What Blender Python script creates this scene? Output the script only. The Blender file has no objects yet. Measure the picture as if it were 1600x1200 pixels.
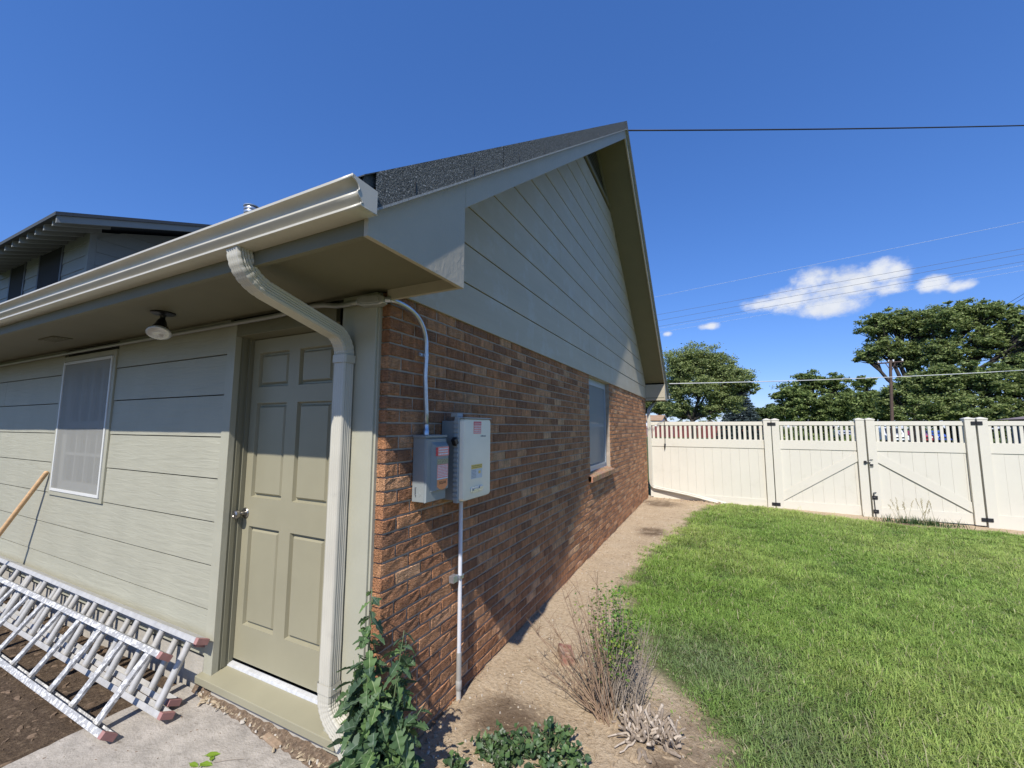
import bpy, bmesh, math, random
import numpy as np
from mathutils import Vector, Matrix, noise
random.seed(7); rng = np.random.default_rng(7)
SC = bpy.context.scene; COL = SC.collection
# ------------------------------------------------------------------ camera
CAM = np.array([1.472, -1.57, 1.62]); FPX = 641.19
yaw, pitch, roll = math.radians(-26.190), math.radians(5.973), math.radians(0.187)
FW = np.array([math.sin(yaw)*math.cos(pitch), math.cos(yaw)*math.cos(pitch), math.sin(pitch)])
r0 = np.array([math.cos(yaw), -math.sin(yaw), 0.]); u0 = np.cross(r0, FW)
RT = math.cos(roll)*r0+math.sin(roll)*u0; UP = -math.sin(roll)*r0+math.cos(roll)*u0
cd = bpy.data.cameras.new('camera'); co = bpy.data.objects.new('camera', cd); COL.objects.link(co)
cd.sensor_width = 36; cd.lens = FPX/1600*36; cd.clip_start = .02; cd.clip_end = 3000
co.matrix_world = Matrix(((RT[0], UP[0], -FW[0], CAM[0]), (RT[1], UP[1], -FW[1], CAM[1]), (RT[2], UP[2], -FW[2], CAM[2]), (0, 0, 0, 1)))
SC.camera = co
SC.render.resolution_x = 1024; SC.render.resolution_y = 768
def pray(px, py): return FW+RT*(px-800)/FPX-UP*(py-600)/FPX
def far(px, py, d):            # point seen at a pixel, d metres away along the ground
    v = pray(px, py); return CAM+v*(d/math.hypot(v[0], v[1]))
# ------------------------------------------------------------------ light
TS = Vector((.479, -2.417, 2.756)).normalized()      # towards the sun
w = bpy.data.worlds.new('World'); SC.world = w; w.use_nodes = True
def setup_world():
    nt = w.node_tree; N = nt.nodes; L = nt.links; N.clear()
    out = N.new('ShaderNodeOutputWorld'); bg = N.new('ShaderNodeBackground'); bg.inputs[1].default_value = .15
    L.new(bg.outputs[0], out.inputs[0])
    sky = N.new('ShaderNodeTexSky'); sky.sky_type = 'NISHITA'; sky.sun_disc = False
    sky.sun_elevation = math.asin(TS.z); sky.sun_rotation = math.atan2(TS.x, TS.y)
    sky.altitude = 0; sky.air_density = 1.0; sky.dust_density = 0.0; sky.ozone_density = 6.0
    hs = N.new('ShaderNodeHueSaturation'); hs.inputs['Saturation'].default_value = 1.17; hs.inputs['Value'].default_value = 1.0
    gm = N.new('ShaderNodeGamma'); gm.inputs[1].default_value = .70; L.new(sky.outputs[0], gm.inputs[0])
    tn = N.new('ShaderNodeMixRGB'); tn.blend_type = 'MULTIPLY'; tn.inputs[0].default_value = 1; tn.inputs[2].default_value = (1.03, 1.13, 1.56, 1); L.new(gm.outputs[0], tn.inputs[1])
    L.new(tn.outputs[0], hs.inputs['Color'])
    tc = N.new('ShaderNodeTexCoord'); sp = N.new('ShaderNodeSeparateXYZ'); L.new(tc.outputs['Generated'], sp.inputs[0])
    def m(op, a, b=None, c=None, clamp=False):
        n = N.new('ShaderNodeMath'); n.operation = op; n.use_clamp = clamp
        for i, v in enumerate((a, b, c)):
            if v is None: continue
            if isinstance(v, (int, float)): n.inputs[i].default_value = v
            else: L.new(v, n.inputs[i])
        return n.outputs[0]
    az = m('ARCTAN2', sp.outputs[0], sp.outputs[1]); el = m('ARCSINE', sp.outputs[2])
    cb = N.new('ShaderNodeCombineXYZ'); L.new(az, cb.inputs[0]); L.new(m('MULTIPLY', el, 1.25), cb.inputs[1])
    def nz(scale, det, rough=.6):
        n = N.new('ShaderNodeTexNoise'); n.inputs['Scale'].default_value = scale; n.inputs['Detail'].default_value = det; n.inputs['Roughness'].default_value = rough
        L.new(cb.outputs[0], n.inputs['Vector']); return n.outputs['Fac']
    n1 = nz(34, 7, .62); n2 = nz(11, 4); n3 = nz(16, 5)
    # small fair-weather clouds, each a few soft lobes: (px, py, half width px, half height px)
    blobs = [(1195, 476, 40, 11), (1235, 468, 50, 20), (1290, 455, 55, 33), (1268, 446, 34, 26), (1335, 445, 55, 30), (1385, 425, 36, 24), (1390, 450, 30, 14), (1300, 478, 60, 17),
             (1462, 444, 30, 14), (1500, 446, 26, 10), (1110, 510, 18, 6), (1043, 522, 8, 4)]
    acc = None
    for px, py, rx, ry in blobs:
        d = pray(px, py); d = d/np.linalg.norm(d); a0 = math.atan2(d[0], d[1]); e0 = math.asin(d[2])
        d2 = pray(px+rx, py); d2 = d2/np.linalg.norm(d2); ra = abs(math.atan2(d2[0], d2[1])-a0)
        d3 = pray(px, py-ry); d3 = d3/np.linalg.norm(d3); re = abs(math.asin(d3[2])-e0)
        a = m('DIVIDE', m('SUBTRACT', az, a0), ra); b = m('DIVIDE', m('SUBTRACT', el, e0), re)
        v = m('SUBTRACT', 1.0, m('ADD', m('MULTIPLY', a, a), m('MULTIPLY', b, b)))
        v = m('MAXIMUM', v, -3.0)
        acc = v if acc is None else m('SMOOTH_MAX', acc, v, .35)
    k = m('ADD', m('ADD', acc, m('MULTIPLY', m('SUBTRACT', n1, .5), 2.6)), m('MULTIPLY', m('SUBTRACT', n3, .5), 2.4))
    mr = N.new('ShaderNodeMapRange'); mr.interpolation_type = 'SMOOTHSTEP'; L.new(k, mr.inputs[0])
    mr.inputs[1].default_value = -.5; mr.inputs[2].default_value = 1.35; mr.inputs[3].default_value = 0; mr.inputs[4].default_value = .93
    cr = N.new('ShaderNodeMixRGB'); cr.inputs[1].default_value = (2.9, 3.3, 4.0, 1); cr.inputs[2].default_value = (5.0, 5.15, 5.4, 1)
    L.new(m('ADD', m('MULTIPLY', n2, 1.5), m('MULTIPLY', acc, .35), clamp=True), cr.inputs[0])
    mx = N.new('ShaderNodeMixRGB'); L.new(mr.outputs[0], mx.inputs[0]); L.new(hs.outputs[0], mx.inputs[1]); L.new(cr.outputs[0], mx.inputs[2])
    L.new(mx.outputs[0], bg.inputs[0])
setup_world()
sd = bpy.data.lights.new('sun', 'SUN'); sd.energy = 5.0; sd.angle = math.radians(.53); sd.color = (1.0, .955, .90)
so = bpy.data.objects.new('sun', sd); COL.objects.link(so); so.location = (3, -8, 12)
so.rotation_euler = TS.to_track_quat('Z', 'Y').to_euler()
SC.view_settings.view_transform = 'Standard'; SC.view_settings.look = 'None'; SC.view_settings.exposure = 0.2; SC.view_settings.gamma = 1
# ------------------------------------------------------------------ materials
MATS = {}
def lin(c): return tuple(((v/255)/12.92 if v/255 <= .04045 else ((v/255+.055)/1.055)**2.4) for v in c)
def mat(name, col, rough=.6, var=.12, vs=6.0, stretch=(1, 1, 1), bump=None, metal=0., spec=.4, objcol=False, attr=None, dirt=None, trans=0., coat=0.):
    """procedural material in world position; bump = list of (scale, strength, distance, stretch, detail)"""
    if name in MATS: return MATS[name]
    M = bpy.data.materials.new(name); M.use_nodes = True; nt = M.node_tree; N = nt.nodes; L = nt.links
    b = N['Principled BSDF']; b.inputs['Roughness'].default_value = rough; b.inputs['Metallic'].default_value = metal
    b.inputs['Specular IOR Level'].default_value = spec
    if coat: b.inputs['Coat Weight'].default_value = coat
    g = N.new('ShaderNodeNewGeometry')
    def mp(st):
        n = N.new('ShaderNodeMapping'); n.inputs['Scale'].default_value = st; L.new(g.outputs['Position'], n.inputs['Vector']); return n.outputs[0]
    def nz(scale, st, det=4, rg=.6, dist=0):
        n = N.new('ShaderNodeTexNoise'); n.inputs['Scale'].default_value = scale; n.inputs['Detail'].default_value = det; n.inputs['Roughness'].default_value = rg; n.inputs['Distortion'].default_value = dist
        L.new(mp(st), n.inputs['Vector']); return n.outputs['Fac']
    if objcol: oi = N.new('ShaderNodeObjectInfo'); src = oi.outputs['Color']
    elif attr: a = N.new('ShaderNodeVertexColor'); a.layer_name = attr; src = a.outputs['Color']
    else: c = N.new('ShaderNodeRGB'); c.outputs[0].default_value = (*col, 1); src = c.outputs[0]
    def mul(src, fac, lo, hi):
        mr = N.new('ShaderNodeMapRange'); L.new(fac, mr.inputs[0]); mr.inputs[1].default_value = .3; mr.inputs[2].default_value = .7; mr.inputs[3].default_value = lo; mr.inputs[4].default_value = hi
        h = N.new('ShaderNodeMixRGB'); h.blend_type = 'MULTIPLY'; h.inputs[0].default_value = 1; L.new(src, h.inputs[1]); L.new(mr.outputs[0], h.inputs[2]); return h.outputs[0]
    if var: src = mul(src, nz(vs, stretch), 1-var, 1+var)
    if dirt:   # (colour, scale, lo, hi, strength)
        dc, ds, lo, hi, dstg = dirt
        mr = N.new('ShaderNodeMapRange'); L.new(nz(ds, (1, 1, 1), 6, .7), mr.inputs[0]); mr.inputs[1].default_value = lo; mr.inputs[2].default_value = hi; mr.inputs[4].default_value = dstg
        x = N.new('ShaderNodeMixRGB'); L.new(mr.outputs[0], x.inputs[0]); L.new(src, x.inputs[1]); x.inputs[2].default_value = (*dc, 1); src = x.outputs[0]
    L.new(src, b.inputs['Base Color'])
    prev = None
    for (s, stg, dist, st, det) in (bump or []):
        bn = N.new('ShaderNodeBump'); bn.inputs['Strength'].default_value = stg; bn.inputs['Distance'].default_value = dist
        L.new(nz(s, st, det, .6, .6 if st != (1, 1, 1) else 0), bn.inputs['Height'])
        if prev: L.new(prev, bn.inputs['Normal'])
        prev = bn.outputs[0]
    if prev: L.new(prev, b.inputs['Normal'])
    if trans:
        t = N.new('ShaderNodeBsdfTranslucent'); L.new(src, t.inputs[0]); mx = N.new('ShaderNodeMixShader'); mx.inputs[0].default_value = trans
        L.new(b.outputs[0], mx.inputs[1]); L.new(t.outputs[0], mx.inputs[2]); L.new(mx.outputs[0], N['Material Output'].inputs[0])
    MATS[name] = M; return M
SIDE = (.378, .366, .278)
m_sideX = mat('siding_paint_south', SIDE, .55, .05, 3, bump=[(5.5, .38, .011, (.55, 1, 6.0), 4), (70, .25, .002, (.3, 1, 1.5), 3)])
m_sideY = mat('siding_paint_gable_bounce', (.44, .39, .285), .55, .06, 3, (1, .3, 2), bump=[(7, .35, .004, (1, .5, 5.5), 5)], dirt=((.52, .52, .47), 3.2, .52, .68, .4))  # warmer, lighter copy of the siding paint: bounced ground light in the colour
m_trim = mat('trim_paint', SIDE, .5, .05, 4, bump=[(40, .35, .003, (1, 1, .35), 4), (9, .15, .003, (1, 1, 1), 2)])
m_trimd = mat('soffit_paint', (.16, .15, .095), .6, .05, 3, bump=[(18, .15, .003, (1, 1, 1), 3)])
m_fascia = mat('fascia_paint', (.42, .375, .28), .5, .05, 3, bump=[(26, .55, .006, (1, 1, .7), 5)])
m_door = mat('door_paint', (.295, .272, .182), .38, .05, 3, bump=[(55, .12, .0015, (1, 1, .2), 3), (7, .12, .003, (1, 1, 1), 2)])
m_gut = mat('gutter_aluminium_paint', (.50, .475, .39), .32, .05, 5, spec=.5, bump=[(3.0, .35, .006, (1, 1, 1), 2)], dirt=((.33, .31, .26), 9, .58, .75, .35))
m_mortar = mat('mortar', (.36, .295, .225), .9, .2, 12, bump=[(160, .5, .004, (1, 1, 1), 3)])
def brickmat(name, **k):
    return mat(name, (1, 1, 1), .85, .30, 26, (1, 1.0, .35), spec=.25, bump=[(78, 1.0, .034, (1, .6, 1.7), 3), (160, .8, .007, (1, 1, 1), 2)], dirt=((.62, .50, .38), 30, .66, .82, .5), **k)
m_brick = brickmat('brick_face', objcol=True); m_brickf = brickmat('brick_face_far', attr='bcol')
m_conc = mat('concrete', (.36, .325, .275), .9, .2, 9, bump=[(22, .8, .012, (1, 1, 1), 5), (95, .7, .005, (1, 1, 1), 3)], dirt=((.13, .105, .08), 24, .60, .70, .75))
m_found = mat('foundation_concrete', (.42, .385, .32), .9, .12, 8, bump=[(70, .6, .006, (1, 1, 1), 4)])
m_alu = mat('aluminium', (.44, .43, .405), .45, .14, 20, metal=.1, bump=[(60, .1, .001, (1, 1, 1), 2)])
m_alupaint = mat('paint_splattered_aluminium', (.36, .355, .34), .55, .15, 20, metal=.15, dirt=((.70, .69, .65), 38, .50, .55, .95))
m_galv = mat('galvanised_steel', (.52, .55, .58), .34, .12, 30, metal=.8)
m_pvc = mat('pale_grey_pvc', (.62, .63, .65), .4, .05, 8)
m_pvcd = mat('grey_pvc_coupling', (.33, .32, .29), .45, .06, 8)
m_boxg = mat('grey_enclosure_paint', (.235, .26, .255), .42, .05, 8, spec=.5)
m_boxc = mat('cream_cover', (.84, .76, .58), .4, .04, 6, spec=.5)
m_red = mat('red_label', (.66, .05, .06), .45, .1, 40); m_pink = mat('faded_red_label', (.82, .30, .25), .5, .15, 60)
m_orange = mat('orange_label', (.85, .30, .11), .5, .1, 30); m_white = mat('white_print', (.75, .75, .74), .5, .05); m_yel = mat('yellow_label', (.80, .57, .15), .5, .08, 30)
m_black = mat('black_plastic', (.012, .012, .013), .4, 0, spec=.5); m_blackm = mat('black_metal', (.02, .02, .021), .5, .1, 20)
m_vinyl = mat('cream_vinyl', (.645, .61, .51), .42, .02, 2, spec=.4, dirt=((.47, .44, .34), 3, .58, .8, .45))
m_wood = mat('pale_wood_handle', (.58, .37, .19), .5, .15, 10, (1, 1, 6)); m_redcap = mat('red_rubber_cap', (.33, .17, .15), .7, .1, 30)
m_knob = mat('brushed_nickel', (.30, .285, .26), .28, .1, 30, metal=.95)
m_screen = None
m_shing = mat('asphalt_shingle', (.078, .085, .081), .95, .4, 60, bump=[(150, .9, .008, (1, 1, 1), 2)], dirt=((.36, .37, .36), 125, .56, .62, .9))
m_shingtop = mat('asphalt_shingle_edge', (.05, .06, .07), .95, .3, 60)
m_dark = mat('dark_interior', (.02, .02, .022), .9, 0)
m_hardw = mat('cut_wood', (.43, .36, .28), .8, .2, 40, bump=[(90, .4, .003, (1, 1, 1), 3)]); m_bark = mat('weathered_bark', (.27, .215, .16), .9, .35, 30, bump=[(60, .6, .006, (1, 1, .3), 4)])
m_cane = mat('reddish_cane', (.22, .145, .09), .7, .3, 30); m_caneg = mat('grey_dry_twig', (.25, .205, .155), .8, .25, 30)
m_soilbit = mat('wood_chip', (.40, .32, .21), .9, .3, 30); m_stone = mat('small_stone', (.50, .45, .37), .9, .2, 30)
def leafmat(name, col, trans=.35, rough=.5, spec=.35, attr='lcol'):
    return mat(name, col, rough, .18, 3, attr=attr, trans=trans, spec=spec)
m_leaf = leafmat('leaf', (1, 1, 1))
m_leaft = leafmat('tree_leaf', (1, 1, 1), .4, .6, .15); m_grass = leafmat('grass_blade', (1, 1, 1), .4, .55, .25)
m_trunk = mat('tree_bark', (.05, .042, .034), .95, .3, 3, bump=[(8, .8, .05, (1, 1, .2), 4)])
def glassmat():
    M = bpy.data.materials.new('window_glass'); M.use_nodes = True; b = M.node_tree.nodes['Principled BSDF']
    b.inputs['Base Color'].default_value = (.03, .035, .04, 1); b.inputs['Roughness'].default_value = .06; b.inputs['Specular IOR Level'].default_value = .6; return M
m_glass = glassmat()
def screenmat(op=.70, col=(.33, .325, .285)):
    M = bpy.data.materials.new('insect_screen'); M.use_nodes = True; nt = M.node_tree; N = nt.nodes; L = nt.links
    b = N['Principled BSDF']; b.inputs['Base Color'].default_value = (*col, 1); b.inputs['Roughness'].default_value = .6
    t = N.new('ShaderNodeBsdfTransparent'); mx = N.new('ShaderNodeMixShader'); mx.inputs[0].default_value = op
    L.new(t.outputs[0], mx.inputs[1]); L.new(b.outputs[0], mx.inputs[2]); L.new(mx.outputs[0], N['Material Output'].inputs[0]); return M
m_screen = screenmat(); m_screenb = screenmat(.6, (.30, .34, .355))  # second one bluish: sky reflection put into the screen colour
# ------------------------------------------------------------------ mesh helpers
class MB:
    def __init__(s): s.v = []; s.f = []
    def add(s, vs, fs): n = len(s.v); s.v += [tuple(v) for v in vs]; s.f += [tuple(i+n for i in f) for f in fs]; return s
    def box(s, x0, x1, y0, y1, z0, z1):
        return s.add([(x0, y0, z0), (x1, y0, z0), (x1, y1, z0), (x0, y1, z0), (x0, y0, z1), (x1, y0, z1), (x1, y1, z1), (x0, y1, z1)],
                     [(0, 3, 2, 1), (4, 5, 6, 7), (0, 1, 5, 4), (1, 2, 6, 5), (2, 3, 7, 6), (3, 0, 4, 7)])
    def prism(s, poly, a, b, axis):      # polygon in the other two axes, extruded a..b along axis
        def P(p, t): return {'x': (t, p[0], p[1]), 'y': (p[0], t, p[1]), 'z': (p[0], p[1], t)}[axis]
        n = len(poly); vs = [P(p, a) for p in poly]+[P(p, b) for p in poly]
        fs = [tuple(range(n)), tuple(range(2*n-1, n-1, -1))]+[(i, i+n, (i+1) % n+n, (i+1) % n) for i in range(n)]
        return s.add(vs, fs)
    def tube(s, pts, rad, n=8, caps=True):
        pts = [Vector(p) for p in pts]; R = rad if isinstance(rad, (list, tuple)) else [rad]*len(pts)
        vs = []; t0 = (pts[1]-pts[0]).normalized(); a = Vector((0, 0, 1)) if abs(t0.z) < .9 else Vector((1, 0, 0)); nrm = t0.cross(a).normalized()
        for i, p in enumerate(pts):
            t = (pts[min(i+1, len(pts)-1)]-pts[max(i-1, 0)]).normalized(); nrm = (nrm-t*nrm.dot(t)).normalized(); bn = t.cross(nrm)
            for k in range(n):
                an = 2*math.pi*k/n; vs.append(p+(nrm*math.cos(an)+bn*math.sin(an))*R[i])
        fs = []
        for i in range(len(pts)-1):
            for k in range(n):
                k2 = (k+1) % n; fs.append((i*n+k, i*n+k2, (i+1)*n+k2, (i+1)*n+k))
        if caps: fs += [tuple(range(n-1, -1, -1)), tuple(range((len(pts)-1)*n, len(pts)*n))]
        return s.add(vs, fs)
    def lathe(s, prof, n=24, M=None):    # profile (r, z) around local z
        vs = []; 
        for r_, z_ in prof:
            for k in range(n):
                a = 2*math.pi*k/n; p = Vector((r_*math.cos(a), r_*math.sin(a), z_)); vs.append(M @ p if M else p)
        m_ = len(prof); fs = [(i*n+k, i*n+(k+1) % n, (i+1)*n+(k+1) % n, (i+1)*n+k) for i in range(m_-1) for k in range(n)]
        fs += [tuple(range(n-1, -1, -1)), tuple(range((m_-1)*n, m_*n))]
        return s.add(vs, fs)
    def build(s, name, m, parent=None, smooth=False, bev=0, kind=None, weld=True):
        me = bpy.data.meshes.new(name); me.from_pydata(s.v, [], s.f); me.validate()
        bm = bmesh.new(); bm.from_mesh(me)
        bmesh.ops.recalc_face_normals(bm, faces=bm.faces); bm.to_mesh(me); bm.free()
        return link(name, me, m, parent, smooth, bev, kind)
def link(name, me, m, parent=None, smooth=False, bev=0, kind=None):
    if m: me.materials.clear(); me.materials.append(m)
    if smooth:
        me.polygons.foreach_set('use_smooth', [True]*len(me.polygons))
        if smooth is not True: me.set_sharp_from_angle(angle=math.radians(smooth))
    o = bpy.data.objects.new(name, me); COL.objects.link(o)
    if parent: o.parent = parent
    if bev:
        b = o.modifiers.new('bevel', 'BEVEL'); b.width = bev; b.segments = 2; b.limit_method = 'ANGLE'; b.angle_limit = math.radians(40); b.harden_normals = False
    if kind: o['kind'] = kind
    return o
def box(name, m, parent, x0, x1, y0, y1, z0, z1, bev=0.0): return MB().box(x0, x1, y0, y1, z0, z1).build(name, m, parent, bev=bev)
def tag(o, label, cat, group=None):
    o['label'] = label; o['category'] = cat
    if group: o['group'] = group
    return o
def thing(name, label, cat, loc=(0, 0, 0), group=None):
    o = bpy.data.objects.new(name, None); COL.objects.link(o); o.empty_display_size = .1; o.location = loc
    return tag(o, label, cat, group)
def inst(name, me, parent, loc=(0, 0, 0), rot=(0, 0, 0), sc=(1, 1, 1), col=None):
    o = bpy.data.objects.new(name, me); COL.objects.link(o); o.parent = parent; o.location = loc; o.rotation_euler = rot; o.scale = sc
    if col: o.color = (*col, 1)
    return o
def nmesh(name, V, F, m, parent=None, colattr=None, cols=None, kind=None, smooth=False):   # numpy mesh: V (n,3), F (k,4 or 3), per-vertex colour
    me = bpy.data.meshes.new(name); V = np.asarray(V, np.float32); F = np.asarray(F, np.int32); k = F.shape[1]
    me.vertices.add(len(V)); me.vertices.foreach_set('co', V.ravel()); me.loops.add(F.size); me.loops.foreach_set('vertex_index', F.ravel())
    me.polygons.add(len(F)); me.polygons.foreach_set('loop_start', np.arange(0, F.size, k, dtype=np.int32))
    me.update(calc_edges=True)
    if cols is not None:
        a = me.color_attributes.new(colattr, 'FLOAT_COLOR', 'POINT'); c = np.ones((len(V), 4), np.float32); c[:, :3] = cols; a.data.foreach_set('color', c.ravel())
    return link(name, me, m, parent, smooth, 0, kind)
def gz(x, y): return -.02*min(max(x, 0), 7)*min(max(y/8.85, 0), 1)
# ------------------------------------------------------------------ ground
LAWN = [(1.62, 8.75), (1.2, 7.9), (1.04, 7.2), (.95, 6.3), (.92, 5.6), (.77, 4.8), (.66, 4.1), (.60, 3.5), (.57, 3.1), (.66, 2.5), (.84, 1.95), (.98, 1.55), (1.16, 1.36), (1.32, 1.18), (1.42, 1.0), (1.48, .75), (1.55, .2), (1.7, -.6), (1.8, -3), (1.8, -6), (14, -6), (14, 8.3), (6.1, 8.30), (5.3, 8.35), (4.9, 8.2), (4.3, 8.02), (3.6, 8.25), (2.9, 8.5), (2.4, 8.6)]
LP = np.array(LAWN)
def inpoly(X, Y, P):
    ins = np.zeros(X.shape, bool); j = len(P)-1
    for i in range(len(P)):
        xi, yi = P[i]; xj, yj = P[j]
        c = ((yi > Y) != (yj > Y)) & (X < (xj-xi)*(Y-yi)/(yj-yi+1e-12)+xi); ins ^= c; j = i
    return ins
def edgedist(X, Y, P):
    d = np.full(X.shape, 1e9)
    for i in range(len(P)):
        a = P[i-1]; b = P[i]; ab = b-a; t = np.clip(((X-a[0])*ab[0]+(Y-a[1])*ab[1])/(ab@ab+1e-12), 0, 1)
        d = np.minimum(d, np.hypot(X-a[0]-t*ab[0], Y-a[1]-t*ab[1]))
    return d
def lawn_sd(X, Y): e = edgedist(X, Y, LP); return np.where(inpoly(X, Y, LP), e, -e)
def fbm2(X, Y, s, seed=0):
    out = np.zeros(X.shape); a = 1.; f = s
    f0 = X.ravel(); f1 = Y.ravel()
    for o in range(3):
        out += a*np.array([noise.noise((x*f+seed, y*f, o*7.3)) for x, y in zip(f0, f1)]).reshape(X.shape); a *= .5; f *= 2.1
    return out
def build_ground():
    def axis(a, b, st, ends):
        c = list(np.arange(a, b+1e-6, st)); lo = []; hi = []; s = st
        while a-sum(lo) > ends[0]: s *= 1.45; lo.append(s)
        s = st
        while b+sum(hi) < ends[1]: s *= 1.45; hi.append(s)
        return np.array([a-v for v in np.cumsum(lo)][::-1]+c+[b+v for v in np.cumsum(hi)])
    xs = axis(-5.5, 6.5, .07, (-900, 900)); ys = axis(-1.2, 9.2, .07, (-300, 1500))
    X, Y = np.meshgrid(xs, ys); near = (np.abs(X) < 12) & (Y > -6) & (Y < 14)
    Z = -.02*np.clip(X, 0, 7)*np.clip(Y/8.85, 0, 1)
    nb = fbm2(X, Y, 1.7); nf = fbm2(X, Y, 7., 5.)
    Z = Z+np.where(near, .012*nb+.007*nf, 0)
    soil = (X < -.02) & (Y < 1.0); Z = np.where(soil, Z-.03+.008*nf, Z)
    Z = np.where((X < -.08) & (Y > .12) & (Y < 8.6), -.06, Z)
    Z += .035*np.exp(-(((X-1.02)/.3)**2+((Y-.85)/.25)**2))
    bank = np.clip(1-np.abs(Y-8.7)/.5, 0, 1)*np.clip(1-X/1.8, 0, 1)*(X > -.1); Z -= .03*bank
    sd = lawn_sd(X, Y); lawn = np.clip((sd+.06*nb+.04*nf)/.16+.4, 0, 1); lawn = np.where((Y > 9.0), 1, lawn)
    lawn = np.where((X < -14) | (Y < -6) | (X > 14), 1, lawn)
    damp = np.exp(-(((X-.52)/.20)**2+((Y-5.35)/.30)**2)**2)+.9*np.exp(-(((X-.40)/.26)**2+((Y-.62)/.20)**2)**2)+.7*np.exp(-(((X-.35)/.4)**2+((Y-8.0)/.5)**2)**2)*(nb > -.1)
    damp += .8*np.exp(-(((X-1.25)/.3)**2+((Y-.8)/.35)**2)**2)+np.exp(-(((X-4.2)/.4)**2+((Y-8.25)/.16)**2)**2)
    damp = np.clip(damp*(1+.9*nf+.6*nb), 0, 1)
    cols = np.stack([soil*1.0, lawn, damp], -1).reshape(-1, 3)
    ny, nx = X.shape; idx = np.arange(nx*ny).reshape(ny, nx)
    F = np.stack([idx[:-1, :-1], idx[:-1, 1:], idx[1:, 1:], idx[1:, :-1]], -1).reshape(-1, 4)
    M = bpy.data.materials.new('ground'); M.use_nodes = True; nt = M.node_tree; N = nt.nodes; L = nt.links; b = N['Principled BSDF']; b.inputs['Roughness'].default_value = .95; b.inputs['Specular IOR Level'].default_value = .15
    g = N.new('ShaderNodeNewGeometry'); vc = N.new('ShaderNodeVertexColor'); vc.layer_name = 'gmask'; sp = N.new('ShaderNodeSeparateColor'); L.new(vc.outputs[0], sp.inputs[0])
    def nz(s, d=5, r=.65):
        n = N.new('ShaderNodeTexNoise'); n.inputs['Scale'].default_value = s; n.inputs['Detail'].default_value = d; n.inputs['Roughness'].default_value = r; L.new(g.outputs['Position'], n.inputs['Vector']); return n.outputs['Fac']
    def ramp(f, c):
        n = N.new('ShaderNodeValToRGB'); L.new(f, n.inputs[0]); e = n.color_ramp.elements
        while len(e) < len(c): e.new(.5)
        for i, (p, cc) in enumerate(c): e[i].position = p; e[i].color = (*cc, 1)
        return n.outputs[0]
    def mix(f, a, b_, bl='MIX'):
        n = N.new('ShaderNodeMixRGB'); n.blend_type = bl
        if isinstance(f, float): n.inputs[0].default_value = f
        else: L.new(f, n.inputs[0])
        for i, v in ((1, a), (2, b_)):
            if isinstance(v, tuple): n.inputs[i].default_value = (*v, 1)
            else: L.new(v, n.inputs[i])
        return n.outputs[0]
    n1 = nz(3.2); n2 = nz(38, 6, .7); n3 = nz(9)
    dirt = mix(.5, ramp(n1, [(.3, (.35, .255, .155)), (.5, (.47, .36, .23)), (.68, (.53, .425, .29))]), ramp(n2, [(.33, (.24, .17, .10)), (.5, (.46, .355, .235)), (.68, (.62, .51, .36))]))
    vo = N.new('ShaderNodeTexVoronoi'); vo.feature = 'DISTANCE_TO_EDGE'; vo.inputs['Scale'].default_value = 8.5
    wob = N.new('ShaderNodeTexNoise'); wob.inputs['Scale'].default_value = 9; L.new(g.outputs['Position'], wob.inputs['Vector'])
    va = N.new('ShaderNodeVectorMath'); va.operation = 'MULTIPLY_ADD'; L.new(wob.outputs['Color'], va.inputs[0]); va.inputs[1].default_value = (.14, .14, .14); L.new(g.outputs['Position'], va.inputs[2]); L.new(va.outputs[0], vo.inputs['Vector'])
    ck = ramp(vo.outputs['Distance'], [(0, (.33, .30, .28)), (.035, (1, 1, 1))]); dirt = mix(mix(1.0, ramp(n3, [(.5, (0, 0, 0)), (.6, (.9, .9, .9))]), (1, 1, 1), 'MULTIPLY'), dirt, mix(1.0, dirt, ck, 'MULTIPLY'))
    dirt = mix(sp.outputs[2], dirt, mix(1.0, dirt, (.36, .33, .32), 'MULTIPLY'))
    soilc = mix(.6, ramp(n3, [(.3, (.05, .034, .022)), (.6, (.115, .08, .052)), (.75, (.20, .15, .10))]), ramp(n2, [(.3, (.035, .025, .017)), (.55, (.12, .085, .055)), (.72, (.30, .23, .15))]))
    lawnc = mix(.5, ramp(n3, [(.3, (.055, .085, .02)), (.7, (.10, .13, .04))]), ramp(n2, [(.3, (.03, .04, .014)), (.7, (.13, .14, .06))]))
    c = mix(sp.outputs[1], mix(sp.outputs[0], dirt, soilc), lawnc); L.new(c, b.inputs['Base Color'])
    b1 = N.new('ShaderNodeBump'); b1.inputs['Strength'].default_value = .9; b1.inputs['Distance'].default_value = .02; L.new(n2, b1.inputs['Height'])
    b2 = N.new('ShaderNodeBump'); b2.inputs['Strength'].default_value = .7; b2.inputs['Distance'].default_value = .03; L.new(nz(120, 4), b2.inputs['Height']); b2.inputs['Distance'].default_value = .005; L.new(b1.outputs[0], b2.inputs['Normal']); L.new(b2.outputs[0], b.inputs['Normal'])
    o = nmesh('ground', np.stack([X, Y, Z], -1).reshape(-1, 3), F, M, None, 'gmask', cols, 'structure', True)
    return xs, ys, Z
GX, GY, GZ = build_ground()
def hz(x, y):
    i = int(np.clip(np.searchsorted(GX, x)-1, 0, len(GX)-2)); j = int(np.clip(np.searchsorted(GY, y)-1, 0, len(GY)-2))
    tx = (x-GX[i])/(GX[i+1]-GX[i]); ty = (y-GY[j])/(GY[j+1]-GY[j])
    return float((GZ[j, i]*(1-tx)+GZ[j, i+1]*tx)*(1-ty)+(GZ[j+1, i]*(1-tx)+GZ[j+1, i+1]*tx)*ty)
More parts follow.
